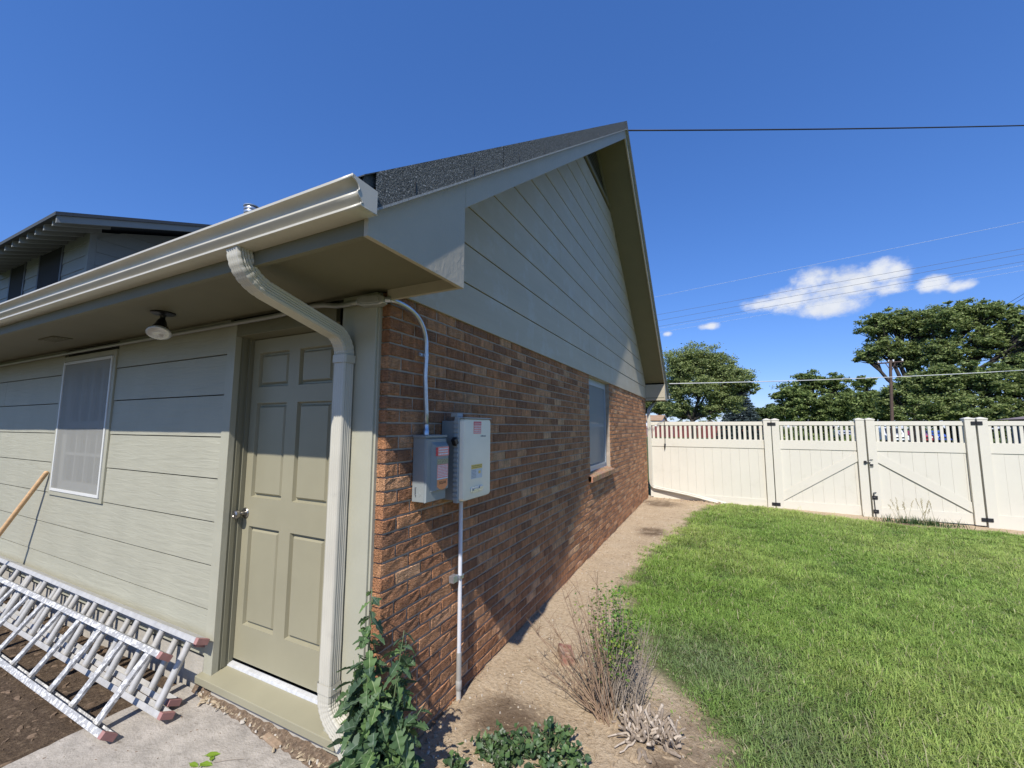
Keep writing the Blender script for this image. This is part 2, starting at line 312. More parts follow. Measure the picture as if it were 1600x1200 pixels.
# concrete slab before the door
def slab():
    V = []; n = 40
    pts = [(-1.66, .012), (-.02, .012), (.02, -.35), (.05, -3.4), (-1.64, -3.4)]
    m = MB()
    edge = [(-1.65+.012*noise.noise((k*.7, 0, 3)), .012-k*1.3/n) for k in range(n+1)]
    right = [(.03*noise.noise((k*.6, 4, 3))-.06, -1.285+k*1.297/n) for k in range(n+1)]
    m.prism(edge+right, -.10, 0.0, 'z'); o = m.build('pavement_slab', m_conc, None, bev=.008); o['kind'] = 'structure'
slab()
# ------------------------------------------------------------------ the house
SL = .757; YR = 4.36; LY = 8.72; XO = .45; XW = -15.0
def ztop(y): return 2.523+SL*(min(y, 2*YR-y)+.535)
def zbb(y): return 2.3975+SL*(min(y, 2*YR-y)+.528)     # bottom of the shingle band
def zrb(y): return 2.656+SL*(min(y, 2*YR-y)+.003)      # bottom of the rake board
H = thing('brick_house', 'brick and grey-green sided house with dark shingled gable roof', 'house')
# --- brick wall
BC = .0681; Z0 = .0056; BL = .2018
BW = MB()
for (y0, y1, z0, z1) in ((.012, 3.74, -.12, 2.31), (4.90, LY-.012, -.12, 2.31), (3.74, 4.90, -.12, .93), (3.74, 4.90, 2.296, 2.31)): BW.box(-.085, -.0065, y0, y1, z0, z1)
brick_wall = BW.build('brick_wall', m_mortar, H)
PAL = [(.33, .175, .085), (.38, .225, .12), (.26, .135, .068), (.42, .27, .155), (.21, .118, .066), (.34, .19, .098), (.29, .16, .082), (.47, .33, .20), (.185, .105, .062)]
PW = [.2, .2, .16, .12, .1, .16, .12, .05, .08]
def brick_grid(L_, Hh, D, seed):     # rough-faced brick, origin at its low south outer corner: x depth inward, y length, z height
    r = random.Random(seed); ny, nz_ = 4, 2; vs = []; fs = []; c = .004
    ysv = [0+c]+[L_*k/ny for k in range(1, ny)]+[L_-c]; zsv = [c, Hh/2, Hh-c]
    for j, z_ in enumerate(zsv):
        for i, y_ in enumerate(ysv): vs.append((r.uniform(-.0025, .0025), y_, z_+r.uniform(-.001, .001)))
    I = lambda i, j: j*5+i
    for j in range(nz_):
        for i in range(ny): fs.append((I(i, j), I(i+1, j), I(i+1, j+1), I(i, j+1)))
    ring = [I(i, 0) for i in range(5)]+[I(4, 1)]+[I(i, 2) for i in range(4, -1, -1)]+[I(0, 1)]
    n = len(vs)
    for q in ring:
        x, y, z_ = vs[q]; y2 = 0 if y <= c+.001 else (L_ if y >= L_-c-.001 else y); z2 = 0 if z_ < c+.0025 else (Hh if z_ > Hh-c-.0025 else z_)
        vs.append((-.006, y2, z2))
    for q in ring: x, y, z_ = vs[n+ring.index(q)]; vs.append((-D, y, z_))
    k = len(ring)
    for i in range(k):
        i2 = (i+1) % k; fs.append((ring[i2], ring[i], n+i, n+i2)); fs.append((n+i2, n+i, n+k+i, n+k+i2))
    return vs, fs
bricks = []   # (y0, length, z0, row)
JT = .0095
for row in range(-1, 34):
    z0 = Z0+BC*row+JT/2; hgt = min(BC-JT, 2.312-z0)
    if hgt < .02: continue
    segs = [(0., LY)]
    if z0+hgt > .95 and z0 < 2.29: segs = [(0., 3.738), (4.902, LY)]
    y = 0. if row % 2 else -BL/2
    while y < LY:
        a, b_ = y+(JT/2 if y > 0 else 0), y+BL-JT/2
        for s0, s1 in segs:
            p, q = max(a, s0), min(b_, s1)
            if q-p > .035: bricks.append((p, q-p, z0, hgt))
        y += BL
def seen_area(b):
    y, l, z_, h = b; P = np.array([0, y+l/2, z_+h/2])-CAM; d = P@FW; px = 800+FPX*(P@RT)/d; py = 600-FPX*(P@UP)/d
    if py > 1215 or py < 0: return 0
    return l*h*abs(P[0])/np.linalg.norm(P)**3
order = sorted(range(len(bricks)), key=lambda i: -seen_area(bricks[i])); near_set = set(order[:300])
cache = {}; fv = []; ff = []; fc = []
for i, (y, l, z_, h) in enumerate(bricks):
    c = random.choices(PAL, PW)[0]; c = tuple(.84*v+.16*u for v, u in zip(c, (.335, .195, .10))); k = random.uniform(.90, 1.18); c = (min(.75, .05+c[0]*k*1.42), .032+c[1]*k*1.21, .022+c[2]*k*1.08)
    if i in near_set:
        key = (round(l, 3), round(h, 3), random.randrange(4))
        if key not in cache:
            vs, fs = brick_grid(l, h, .078, hash(key) % 997); me = bpy.data.meshes.new('brick'); me.from_pydata(vs, [], fs)
            bm = bmesh.new(); bm.from_mesh(me); bmesh.ops.recalc_face_normals(bm, faces=bm.faces); bm.to_mesh(me); bm.free(); me.materials.append(m_brick); cache[key] = me
        inst('brick', cache[key], brick_wall, (random.uniform(-.0015, .002), y, z_), (0, 0, 0), (1, 1, 1), c)
    else:
        vs, fs = brick_grid(l, h, .078, i % 29); n = len(fv); dx = random.uniform(-.0015, .002)
        fv += [(v[0]+dx, v[1]+y, v[2]+z_) for v in vs]; ff += [tuple(q+n for q in f) for f in fs]; fc += [c]*len(vs)
me = bpy.data.meshes.new('brick_courses'); me.from_pydata(fv, [], ff)
bm = bmesh.new(); bm.from_mesh(me); bmesh.ops.recalc_face_normals(bm, faces=bm.faces); bm.to_mesh(me); bm.free()
a = me.color_attributes.new('bcol', 'FLOAT_COLOR', 'POINT'); a.data.foreach_set('color', np.concatenate([np.array(fc), np.ones((len(fc), 1))], 1).astype(np.float32).ravel())
link('brick_courses', me, m_brickf, brick_wall, kind='stuff')
# rowlock sill under the brick window
sill = MB().box(-.07, .03, 3.66, 4.90, .925, .995).build('brick_window_sill', m_mortar, H)
yy = 3.66
while yy < 4.89:
    q = MB(); l = .064; q.prism([(-.10, .935), (.048, .915), (.052, .985), (-.10, 1.035)], yy, yy+l-.007, 'y')
    o = q.build('brick', m_brick, sill, bev=.004); o.color = (*[v*random.uniform(.95, 1.2) for v in (.46, .27, .16)], 1); yy += l
# --- gable siding
def board(p, q, z0, z1, ax, face, tb=.017, tt=.006, slope=None):
    """lap board from p to q along ax ('x' or 'y'), on face coordinate, growing outwards (face sign in tb)."""
    m = MB(); pb, qb, pt, qt = p, q, p, q
    if slope: pt, qt = slope(z1); pb, qb = slope(z0); pb = max(pb, p); qb = min(qb, q); pt = max(pt, p); qt = min(qt, q)
    if ax == 'y':
        vs = [(face+tb, pb, z0), (face+tb, qb, z0), (face+tt, qt, z1), (face+tt, pt, z1), (face-.01, pb, z0), (face-.01, qb, z0), (face-.01, qt, z1), (face-.01, pt, z1)]
    else:
        vs = [(pb, face-tb, z0), (qb, face-tb, z0), (qt, face-tt, z1), (pt, face-tt, z1), (pb, face+.01, z0), (qb, face+.01, z0), (qt, face+.01, z1), (pt, face+.01, z1)]
    return m.add(vs, [(0, 1, 2, 3), (7, 6, 5, 4), (0, 4, 5, 1), (3, 2, 6, 7), (0, 3, 7, 4), (1, 5, 6, 2)])
gable = MB()
gable.prism([(0.0, 2.32), (LY, 2.32), (LY, 2.66), (YR, zrb(YR)), (0.0, 2.66)], -.12, -.012, 'x')
gable_wall = gable.build('gable_wall', m_dark, H)  # near-black backing paints the shade in the grooves between boards
gsl = lambda z_: ((max(0.004, (z_-2.672)/SL), LY-max(0.004, (z_-2.672)/SL)))
zz = [2.312, 2.587]+[2.587+.2735*k for k in range(1, 11)]
joints = {0: [5.0], 1: [3.748], 2: [5.14], 3: [4.816], 4: [2.6], 5: [4.4], 6: [], 7: [], 8: [], 9: [], 10: []}
for k in range(11):
    z0, z1 = zz[k], min(zz[k+1]-.009, 5.385)
    if z0 > 5.37: break
    cuts = [0.]+joints[k]+[LY]
    for a_, b_ in zip(cuts[:-1], cuts[1:]):
        board(a_+(.0015 if a_ else 0), b_-(.0015 if b_ < LY else 0), z0, z1, 'y', -.005, .019, .0155, gsl).build('siding_board', m_sideY, gable_wall)
# gable vent
gv = MB(); yl = lambda z_: (z_-2.672)/SL; gv.prism([(yl(5.385), 5.385), (LY-yl(5.385), 5.385), (YR, zrb(YR)-.01)], -.012, -.004, 'x'); gvo = gv.build('gable_vent', m_dark, H)
MB().prism([(yl(5.385)-.05, 5.36), (LY-yl(5.385)+.05, 5.36), (LY-yl(5.385)-.04, 5.43), (yl(5.385)+.04, 5.43)], -.003, .028, 'x').build('vent_frame', m_trimd, gvo, bev=.003)
for s in (0, 1):
    f = (lambda y: y) if not s else (lambda y: LY-y)
    MB().prism([(f(yl(5.43)+.0), 5.431), (f(yl(5.43)+.07), 5.431), (f(YR-.003), zrb(YR)-.07), (f(YR-.003), zrb(YR)-.012)], -.003, .022, 'x').build('vent_frame', m_trimd, gvo, bev=.002)
for k in range(7):
    z_ = 5.44+k*.062; y0, y1 = yl(z_)+.05, LY-yl(z_)-.05
    if y1-y0 > .08: MB().add([(-.003, y0, z_+.05), (-.003, y1, z_+.05), (.016, y1, z_), (.016, y0, z_), (-.003, y0, z_+.043), (-.003, y1, z_+.043), (.013, y1, z_-.006), (.013, y0, z_-.006)], [(0, 1, 2, 3), (7, 6, 5, 4), (0, 4, 5, 1), (3, 2, 6, 7), (0, 3, 7, 4), (1, 5, 6, 2)]).build('vent_slat', m_trimd, gvo)
# --- south wall
sw = MB()
for (x0, x1, z0, z1) in ((XW, -3.90, .2, 2.33), (-2.95, -1.33, .2, 2.33), (-3.90, -2.95, .2, 1.03), (-3.90, -2.95, 2.2, 2.33), (-.37, -.055, .10, 2.33), (-1.33, -.37, 2.20, 2.33)): sw.box(x0, x1, .012, .11, z0, z1)
south_wall = sw.build('south_wall', mat('groove_shade_backing', (.05, .05, .045), .9, .1), H)  # dark backing colour stands in for shadow in the siding grooves
sz = [.232, .50, .76, 1.022, 1.289, 1.553, 1.825, 2.09, 2.325]
for k in range(8):
    z0, z1 = sz[k], sz[k+1]-.0075
    cuts = [-15, -11.2, -7.6 if k % 2 else -9.4, -5.9 if k % 2 else -5.4]
    segs = list(zip(cuts[:-1], cuts[1:]))
    if z0 >= 1.0 and z0 < 2.2: segs += [(cuts[-1], -3.955), (-2.895, -1.362)]
    else: segs += [(cuts[-1], -1.362)]
    for a_, b_ in segs: board(a_+.0015, b_-.0015, z0, z1, 'x', .005, .018, .0145).build('siding_board', m_sideX, south_wall)
fd = MB().box(XW, -1.31, .02, .1, -.2, .222).box(-.37, -.03, .02, .1, -.2, .095); fd.build('foundation', m_found, H)
MB().box(-1.30, -.06, .0, .0195, -.1, .098).build('foundation_face', m_found, H)
# frieze board over the siding, corner board
box('corner_board', m_trim, H, -.305, -.062, -.03, .02, .06, 2.312, .003)
box('corner_board_return', m_trim, H, -.0618, -.05, -.018, .03, .06, 2.31, .001)
# --- door
YD = .10
door = MB(); X0, X1, ZB, ZT = -1.297, -.372, .192, 2.19
cols_ = [(-1.205, -.91), (-.81, -.515)]; rows_ = [(.40, .992), (1.172, 1.768), (1.873, 2.10)]
xs_ = [X0, cols_[0][0], cols_[0][1], cols_[1][0], cols_[1][1], X1]; zs_ = [ZB, rows_[0][0], rows_[0][1], rows_[1][0], rows_[1][1], rows_[2][0], rows_[2][1], ZT]
dm = MB()
gi = {}
for j, z_ in enumerate(zs_):
    for i, x_ in enumerate(xs_): gi[i, j] = len(dm.v); dm.v.append((x_, YD, z_))
for j in range(7):
    for i in range(5):
        if not (i in (1, 3) and j in (1, 3, 5)): dm.f.append((gi[i, j], gi[i+1, j], gi[i+1, j+1], gi[i, j+1]))
for (a_, b_) in cols_:
    for (c_, d_) in rows_:
        n = len(dm.v); i1, i2 = .007, .022
        dm.v += [(a_, YD, c_), (b_, YD, c_), (b_, YD, d_), (a_, YD, d_), (a_+i1, YD+i2, c_+i1), (b_-i1, YD+i2, c_+i1), (b_-i1, YD+i2, d_-i1), (a_+i1, YD+i2, d_-i1)]
        for q in range(4): dm.f.append((n+q, n+(q+1) % 4, n+4+(q+1) % 4, n+4+q))
dm.box(X0, X1, YD+.0222, YD+.05, ZB, ZT)
dme = dm.build('door', m_door, H)
for (a_, b_) in cols_:
    for (c_, d_) in rows_:
        q = MB(); a2, b2, c2, d2 = a_+.017, b_-.017, c_+.017, d_-.017; e = .012; y0, y1 = YD+.0215, YD+.005
        q.add([(a2, y0, c2), (b2, y0, c2), (b2, y0, d2), (a2, y0, d2), (a2+e, y1, c2+e), (b2-e, y1, c2+e), (b2-e, y1, d2-e), (a2+e, y1, d2-e)], [(0, 1, 5, 4), (1, 2, 6, 5), (2, 3, 7, 6), (3, 0, 4, 7), (4, 5, 6, 7)]).build('door_panel', m_door, dme)
kb = MB(); Mk = Matrix.Translation((-1.245, YD, 1.068)) @ Matrix.Rotation(math.radians(90), 4, 'X')
kb.lathe([(.002, -.002), (.033, -.002), (.034, .004), (.030, .009), (.013, .012), (.012, .03), (.014, .036), (.023, .045), (.0275, .056), (.0265, .068), (.018, .074), (.012, .0735), (.010, .071), (.001, .071)], 24, Mk)
kb.build('door_knob', m_knob, dme, smooth=40)
dfm = MB()
dfm.box(-1.362, -1.276, -.02, .018, .10, 2.30); frame = dfm.build('door_frame', m_trim, H, bev=.002)
MB().box(-1.302, -1.279, .0185, .15, .14, 2.22).build('door_jamb', mat('jamb_shade_paint', (.20, .19, .13), .55, .05, 4), frame, bev=.001)  # jamb and stops coloured darker than the trim, their shade painted in
MB().box(-1.2785, -1.270, .072, .098, .16, 2.2).build('door_stop', mat('jamb_shade_paint', (.20, .19, .13), .55, .05, 4), frame, bev=.001)
MB().box(-1.2785, -1.274, .030, .055, .16, 2.2).build('door_stop', mat('jamb_shade_paint', (.20, .19, .13), .55, .05, 4), frame, bev=.001)
MB().box(-.372, -.31, .012, .15, .14, 2.30).build('door_jamb', m_door, frame, bev=.001)
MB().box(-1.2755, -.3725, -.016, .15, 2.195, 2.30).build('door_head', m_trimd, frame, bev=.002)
th = MB(); th.prism([(.070, .160), (.074, .173), (.0985, .178), (.0985, .15), (.070, .15)], -1.278, -.373, 'x').build('threshold', mat('worn_aluminium', (.62, .62, .60), .45, .15, 30, metal=.25, dirt=((.45, .42, .36), 25, .55, .7, .6)), H, bev=.001)
ds = MB(); ds.prism([(-.056, .098), (-.056, .138), (.0695, .158), (.12, .158), (.12, .098)], -1.375, -.20, 'x').build('door_sill', m_door, H, bev=.003)
# --- windows
def win_south():
    x0, x1, z0, z1 = -3.945, -2.897, 1.005, 2.246
    W = MB(); t = .045
    W.box(x0, x0+t, -.024, .05, z0, z1); W.box(x1-t, x1, -.024, .05, z0, z1); W.box(x0+t, x1-t, -.0235, .05, z1-t, z1); W.box(x0+t, x1-t, -.0235, .05, z0, z0+.035)
    wo = W.build('south_window', m_trim, H, bev=.002)
    a, b_, c, d = x0+t+.004, x1-t-.004, z0+.04, z1-t-.006; f = MB(); s = .022
    f.box(a, a+s, -.03, -.018, c, d); f.box(b_-s, b_, -.03, -.018, c, d); f.box(a+s, b_-s, -.0295, -.018, d-s, d); f.box(a+s, b_-s, -.0295, -.018, c, c+s)
    f.build('screen_frame', mat('screen_frame', (.66, .66, .62), .4, .03), wo)
    MB().add([(a+s, -.024, c+s), (b_-s, -.024, c+s), (b_-s, -.024, d-s), (a+s, -.024, d-s)], [(0, 1, 2, 3)]).build('insect_screen', m_screen, wo)
    g = MB().box(x0+t, x1-t, .045, .05, z0+.03, z1-t).build('window_pane', m_glass, wo)
    mw = mat('white_sash', (.50, .50, .46), .45, .03)
    for (p, q, e, h) in ((-3.9, -3.80, 1.04, 2.2), (-3.02, -2.945, 1.04, 2.2), (-3.80, -3.02, 1.04, 1.13), (-3.80, -3.02, 1.60, 1.66), (-3.80, -3.02, 2.13, 2.2)): MB().box(p, q, .012, .044, e, h).build('sash_rail', mw, wo, bev=.002)
    for x_ in (-3.60, -3.40, -3.21): MB().box(x_-.011, x_+.011, .018, .043, 1.13, 2.13).build('muntin', mw, wo)
    for z_ in (1.37, 1.90): MB().box(-3.80, -3.02, .0185, .042, z_-.011, z_+.011).build('muntin', mw, wo)
win_south()
def win_brick():
    y0, y1, z0, z1 = 3.742, 4.898, 1.0, 2.298; W = MB(); t = .045
    mg = mat('grey_window_frame', (.36, .40, .42), .45, .04)
    W.box(-.12, -.062, y0, y0+t, z0, z1); W.box(-.12, -.062, y1-t, y1, z0, z1); W.box(-.12, -.0625, y0+t, y1-t, z1-t-.02, z1); W.box(-.12, -.0625, y0+t, y1-t, z0, z0+.07)
    wo = W.build('brick_wall_window', mg, H, bev=.002)
    a, b_, c, d = y0+t, y1-t, z0+.07, z1-t-.02; s = .025; f = MB()
    f.box(-.075, -.055, a, a+s, c, d); f.box(-.075, -.055, b_-s, b_, c, d); f.box(-.075, -.0555, a+s, b_-s, d-s, d); f.box(-.075, -.0555, a+s, b_-s, c, c+s)
    f.build('screen_frame', mat('screen_frame_pale', (.36, .39, .41), .4, .03), wo)
    MB().add([(-.066, a+s, c+s), (-.066, b_-s, c+s), (-.066, b_-s, d-s), (-.066, a+s, d-s)], [(0, 1, 2, 3)]).build('insect_screen', m_screenb, wo)
    MB().box(-.105, -.10, a, b_, c, d).build('window_pane', m_glass, wo)
    MB().box(-.0995, -.082, a, b_, 1.62, 1.67).build('meeting_rail', mg, wo)
    MB().box(-.0993, -.0983, a+.2, a+.32, 1.70, 1.76).build('pane_sticker', m_white, wo)
win_brick()
box('window_lintel_board', m_trimd, H, -.10, -.012, 3.742, 4.898, 2.2985, 2.311)
# --- eaves, rakes, roof
def eave(side):
    f = (lambda y: y) if side == 0 else (lambda y: LY-y); n = 'fascia'
    a, b_ = sorted((f(-.598), f(-.575))); MB().box(XW, XO-.021, a, b_, 2.262, 2.43).build('fascia', m_fascia if side else m_trimd, H, bev=.002)
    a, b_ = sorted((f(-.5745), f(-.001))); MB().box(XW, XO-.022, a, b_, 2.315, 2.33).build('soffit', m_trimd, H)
    # return box closing the eave on the gable side
    pl = [(f(-.598), 2.260), (f(-.003), 2.260), (f(-.003), zrb(-.003)), (f(.0), zrb(0)+.004), (f(.0), zbb(0)), (f(-.598), zbb(-.598)+.002)]
    MB().prism(pl, XO-.02, XO, 'x').build('eave_return', m_fascia, H, bev=.002)
    a, b_ = sorted((f(-.0225), f(-.0035))); MB().box(.0, XO-.0205, a, b_, 2.262, zrb(-.02)).build('eave_return_back', m_fascia, H, bev=.001)
    # rake board and sloped soffit
    MB().prism([(f(.0005), zrb(0)), (f(YR), zrb(YR)), (f(YR), zbb(YR)+.01), (f(.0005), zbb(0)+.01)], XO-.02, XO, 'x').build('rake_board', m_fascia, H, bev=.0015)
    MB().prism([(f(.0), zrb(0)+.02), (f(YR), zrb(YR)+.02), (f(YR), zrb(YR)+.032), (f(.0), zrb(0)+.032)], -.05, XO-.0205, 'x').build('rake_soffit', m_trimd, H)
for s in (0, 1): eave(s)
rf = MB(); T = .05
for s in (0, 1):
    f = (lambda y: y) if s == 0 else (lambda y: LY-y)
    rf.prism([(f(-.635), ztop(-.635)-T), (f(-.635), ztop(-.635)), (f(YR), ztop(YR)), (f(YR), ztop(YR)-T)], XW, XO+.012, 'x')
m_drip = mat('pale_granule_strip', (.30, .31, .30), .9, .4, 120)
def roofmat():
    M = bpy.data.materials.new('shingle_courses'); M.use_nodes = True; nt = M.node_tree; N = nt.nodes; L = nt.links; b = N['Principled BSDF']; b.inputs['Roughness'].default_value = .95; b.inputs['Specular IOR Level'].default_value = .2
    g = N.new('ShaderNodeNewGeometry'); mp = N.new('ShaderNodeMapping'); mp.inputs['Scale'].default_value = (1, 1.254, 0); L.new(g.outputs['Position'], mp.inputs[0])
    bt = N.new('ShaderNodeTexBrick'); L.new(mp.outputs[0], bt.inputs['Vector']); bt.inputs['Scale'].default_value = 1.0; bt.inputs['Brick Width'].default_value = .30; bt.inputs['Row Height'].default_value = .14; bt.inputs['Mortar Size'].default_value = .006
    bt.inputs['Color1'].default_value = (.07, .075, .075, 1); bt.inputs['Color2'].default_value = (.13, .135, .13, 1); bt.inputs['Mortar'].default_value = (.02, .02, .02, 1)
    n = N.new('ShaderNodeTexNoise'); n.inputs['Scale'].default_value = 150; L.new(g.outputs['Position'], n.inputs['Vector']); mx = N.new('ShaderNodeMixRGB'); mx.blend_type = 'OVERLAY'; mx.inputs[0].default_value = .8; L.new(bt.outputs[0], mx.inputs[1]); L.new(n.outputs['Fac'], mx.inputs[2]); L.new(mx.outputs[0], b.inputs['Base Color'])
    bp = N.new('ShaderNodeBump'); bp.inputs['Distance'].default_value = .01; L.new(bt.outputs['Fac'], bp.inputs['Height']); bp.invert = True; L.new(bp.outputs[0], b.inputs['Normal']); return M
roof = rf.build('roof', roofmat(), H)
for s in (0, 1):          # shingles folded down over the rake, in lengths
    f = (lambda y: y) if s == 0 else (lambda y: LY-y); y = -.60; k = 0
    while y < YR-.02:
        y2 = min(y+.93+.05*((k*7) % 3), YR-.001); e = .0012*(k % 2)
        b = MB(); h0 = lambda t: ztop(t)-zbb(t)+.004
        n = 6
        for q in range(n):
            t0, t1 = y+(y2-y)*q/n+(.002 if q == 0 else 0), y+(y2-y)*(q+1)/n
            b.add([(XO+.028+e, f(t0), ztop(t0)+.004), (XO+.028+e, f(t1), ztop(t1)+.004), (XO+.030+e, f(t1), zbb(t1)), (XO+.030+e, f(t0), zbb(t0)),
                   (XO+.001, f(t0), ztop(t0)+.004), (XO+.001, f(t1), ztop(t1)+.004), (XO+.001, f(t1), zbb(t1)), (XO+.001, f(t0), zbb(t0))], [(0, 1, 2, 3), (4, 7, 6, 5), (0, 4, 5, 1), (3, 2, 6, 7)])
        so_ = b.build('rake_shingle', m_shing, roof)
        if s == 0 and k < 4:
            for q in range(2):
                t = y+.2+q*.42; MB().box(XO+.0275+e, XO+.0318+e, t, t+.004, zbb(t)+.02, zbb(t)+.06).build('nail_tab', m_blackm, so_)
        MB().prism([(f(y+.002), zbb(y+.002)-.006), (f(y2), zbb(y2)-.006), (f(y2), zbb(y2)+.004), (f(y+.002), zbb(y+.002)+.004)], XO+.0012, XO+.0325+e, 'x').build('drip_strip', m_drip, so_)
        y = y2; k += 1
    MB().prism([(f(-.645), ztop(-.645)+.001), (f(-.645), ztop(-.645)+.0055), (f(-.45), ztop(-.45)+.0035), (f(-.45), ztop(-.45)+.001)], XW, XO+.024, 'x').build('eave_shingle_course', m_shingtop, roof)
pv = MB(); Mv = Matrix.Translation((-3.50, 1.3, 0)); pv.lathe([(.045, 3.85), (.045, 4.20)], 20, Mv)
pv.lathe([(.02, 4.19), (.075, 4.19), (.08, 4.205), (.075, 4.22), (.062, 4.222), (.062, 4.235), (.078, 4.236), (.08, 4.25), (.074, 4.262), (.06, 4.264), (.06, 4.276), (.084, 4.278), (.086, 4.288), (.05, 4.303), (.001, 4.31)], 24, Mv)
pv.build('roof_vent_pipe', m_galv, roof, smooth=40)
# gutter
def gutter(side):
    f = (lambda y: y) if side == 0 else (lambda y: LY-y)
    pr = [(-.5985, 2.405), (-.5985, 2.322), (-.658, 2.322), (-.669, 2.3235), (-.669, 2.3305), (-.660, 2.3335), (-.668, 2.341), (-.679, 2.350), (-.6845, 2.357), (-.6835, 2.364), (-.6765, 2.3695), (-.678, 2.378), (-.684, 2.387), (-.694, 2.394), (-.703, 2.397), (-.707, 2.399), (-.707, 2.407), (-.704, 2.4095), (-.693, 2.4095), (-.693, 2.405)]
    xs = np.concatenate([np.linspace(XW, -6, 8), np.linspace(-5.6, .487, 60)]); V = []; n = len(pr); F = []
    for x in xs:
        for j, (y, z_) in enumerate(pr):
            dy = .0045*noise.noise((x*1.3, z_*9, 1.))+.002*noise.noise((x*5, z_*9, 4.)) if 2 < j < 15 else 0
            V.append((x, f(y+dy), z_+(dy*.5)))
    for i in range(len(xs)-1):
        for j in range(n-1): F.append((i*n+j, (i+1)*n+j, (i+1)*n+j+1, i*n+j+1))
    m = MB(); m.add(V, F); g = m.build('gutter', m_gut, H, smooth=35)
    sol = g.modifiers.new('t', 'SOLIDIFY'); sol.thickness = .0016; sol.offset = 0
    cap = [(y, z_) for y, z_ in pr[:17]]
    MB().prism([(f(y), z_) for y, z_ in cap], .4875, .489, 'x').build('end_cap', m_gut, g)
    e = MB(); pts = [(.489, f(y), z_) for y, z_ in pr[1:17]]; e.tube(pts, .0028, 6); e.build('end_cap_seam', m_gut, g, smooth=True)
gutter(0); gutter(1)
# downspouts: corrugated rectangular pipe swept along a path
def prof(a, b_, ribs=True):      # cross-section in (u, v): half sizes a, b_
    P = []
    def side(p, q, nrm, n=17):
        for k in range(n):
            t = k/n; d = 0
            if ribs and .1 < t < .9: d = -.0032*(.5-.5*math.cos((t-.1)/.8*2*math.pi*4))
            P.append((p[0]+(q[0]-p[0])*t+nrm[0]*d, p[1]+(q[1]-p[1])*t+nrm[1]*d))
    c = .006
    side((-a+c, -b_), (a-c, -b_), (0, -1)); side((a, -b_+c), (a, b_-c), (1, 0)); side((a-c, b_), (-a+c, b_), (0, 1)); side((-a, b_-c), (-a, -b_+c), (-1, 0))
    return P
def sweep(path, U, sec, crimp=None):   # path of (point, s) ; U = fixed cross direction
    V = []; F = []; n = len(sec); U = Vector(U)
    pts = [Vector(p) for p in path]
    for i, p in enumerate(pts):
        t = (pts[min(i+1, len(pts)-1)]-pts[max(i-1, 0)]).normalized(); Vv = U.cross(t).normalized()
        k = 1-(crimp[i] if crimp else 0)
        for (a, b_) in sec: V.append(p+U*(a*k)+Vv*(b_*k))
    for i in range(len(pts)-1):
        for j in range(n): F.append((i*n+j, (i+1)*n+j, (i+1)*n+(j+1) % n, i*n+(j+1) % n))
    return V, F
def arc(p, q, c, n):   # quadratic bezier
    p, q, c = Vector(p), Vector(q), Vector(c); return [p*(1-t)**2+c*2*t*(1-t)+q*t*t for t in [k/n for k in range(n+1)]]
dsx = -.2375; sec = prof(.0425, .0335)
up = arc((dsx, -.067, 1.975), (dsx+.004, -.135, 2.095), (dsx, -.067, 2.055), 24); up2 = arc((dsx+.024, -.515, 2.19), (dsx+.027, -.632, 2.325), (dsx+.027, -.625, 2.222), 28)
path = up+up2; cr = []
for i in range(len(path)):
    ccc = 0
    if i <= 24: ccc = .045*(i % 4 == 2)
    elif i >= 26: ccc = .05*((i-25) % 4 == 2)
    cr.append(ccc)
V, F = sweep(path, (1, 0, 0), sec, cr); m = MB(); m.add(V, F)
straight = [(dsx, -.067, .30)]+[(dsx+.0016*noise.noise((k*.9, 1, 1)), -.067+.0016*noise.noise((k*.8, 5, 1)), .30+k*(1.70/24)) for k in range(1, 25)]
V2, F2 = sweep(straight, (1, 0, 0), [(a*.965, b_*.965) for a, b_ in sec]); m.add(V2, F2)
dn = m.build('downspout', m_gut, H, smooth=50)
low = [Vector((dsx, -.067, .40))]+arc((dsx, -.067, .335), (-.150, -.067, .215), (dsx, -.067, .262), 26)+[Vector((-.105, -.067, .160)), Vector((-.02, -.067, .06))]
V, F = sweep(low, (0, 1, 0), [(b_*1.0, a*1.0) for a, b_ in sec], [0]+[.05*(i % 4 == 2) for i in range(27)]+[0, 0]); m = MB(); m.add(V, F); m.build('downspout_elbow', m_gut, dn, smooth=50)
for z_ in (.385,): 
    m = MB(); V, F = sweep([(dsx, -.067, z_-.022), (dsx, -.067, z_+.022)], (1, 0, 0), prof(.0452, .0362, False)); m.add(V, F); so_ = m.build('strap', m_gut, dn)
    MB().lathe([(.001, 0), (.005, 0), (.004, .003), (.001, .004)], 10, Matrix.Translation((dsx+.0445, -.075, z_)) @ Matrix.Rotation(math.radians(90), 4, 'Y')).build('screw', m_galv, dn)
m = MB(); V, F = sweep([(dsx, -.067, 1.945), (dsx, -.067, 1.985)], (1, 0, 0), prof(.0468, .0378, False)); m.add(V, F); m.build('downspout_collar', m_gut, dn)
m = MB(); fx = .055; sec2 = prof(.036, .03)
pth = [Vector((.15, 9.26, 2.325)), Vector((.15, 9.24, 2.26))]+[Vector((.10, 8.98, 2.14)), Vector((.055, 8.80, 2.03)), Vector((.055, 8.775, 1.95)), Vector((.055, 8.775, .40))]+arc((.055, 8.775, .36), (.16, 8.775, .22), (.055, 8.775, .24), 8)+[Vector((.86, 8.74, .12)), Vector((1.64, 8.70, -.035))]
V, F = sweep(pth[:6], (1, 0, 0), sec2); m.add(V, F); V, F = sweep(pth[5:], (0, 1, 0), sec2); m.add(V, F); m.build('far_downspout', m_gut, H, smooth=50)
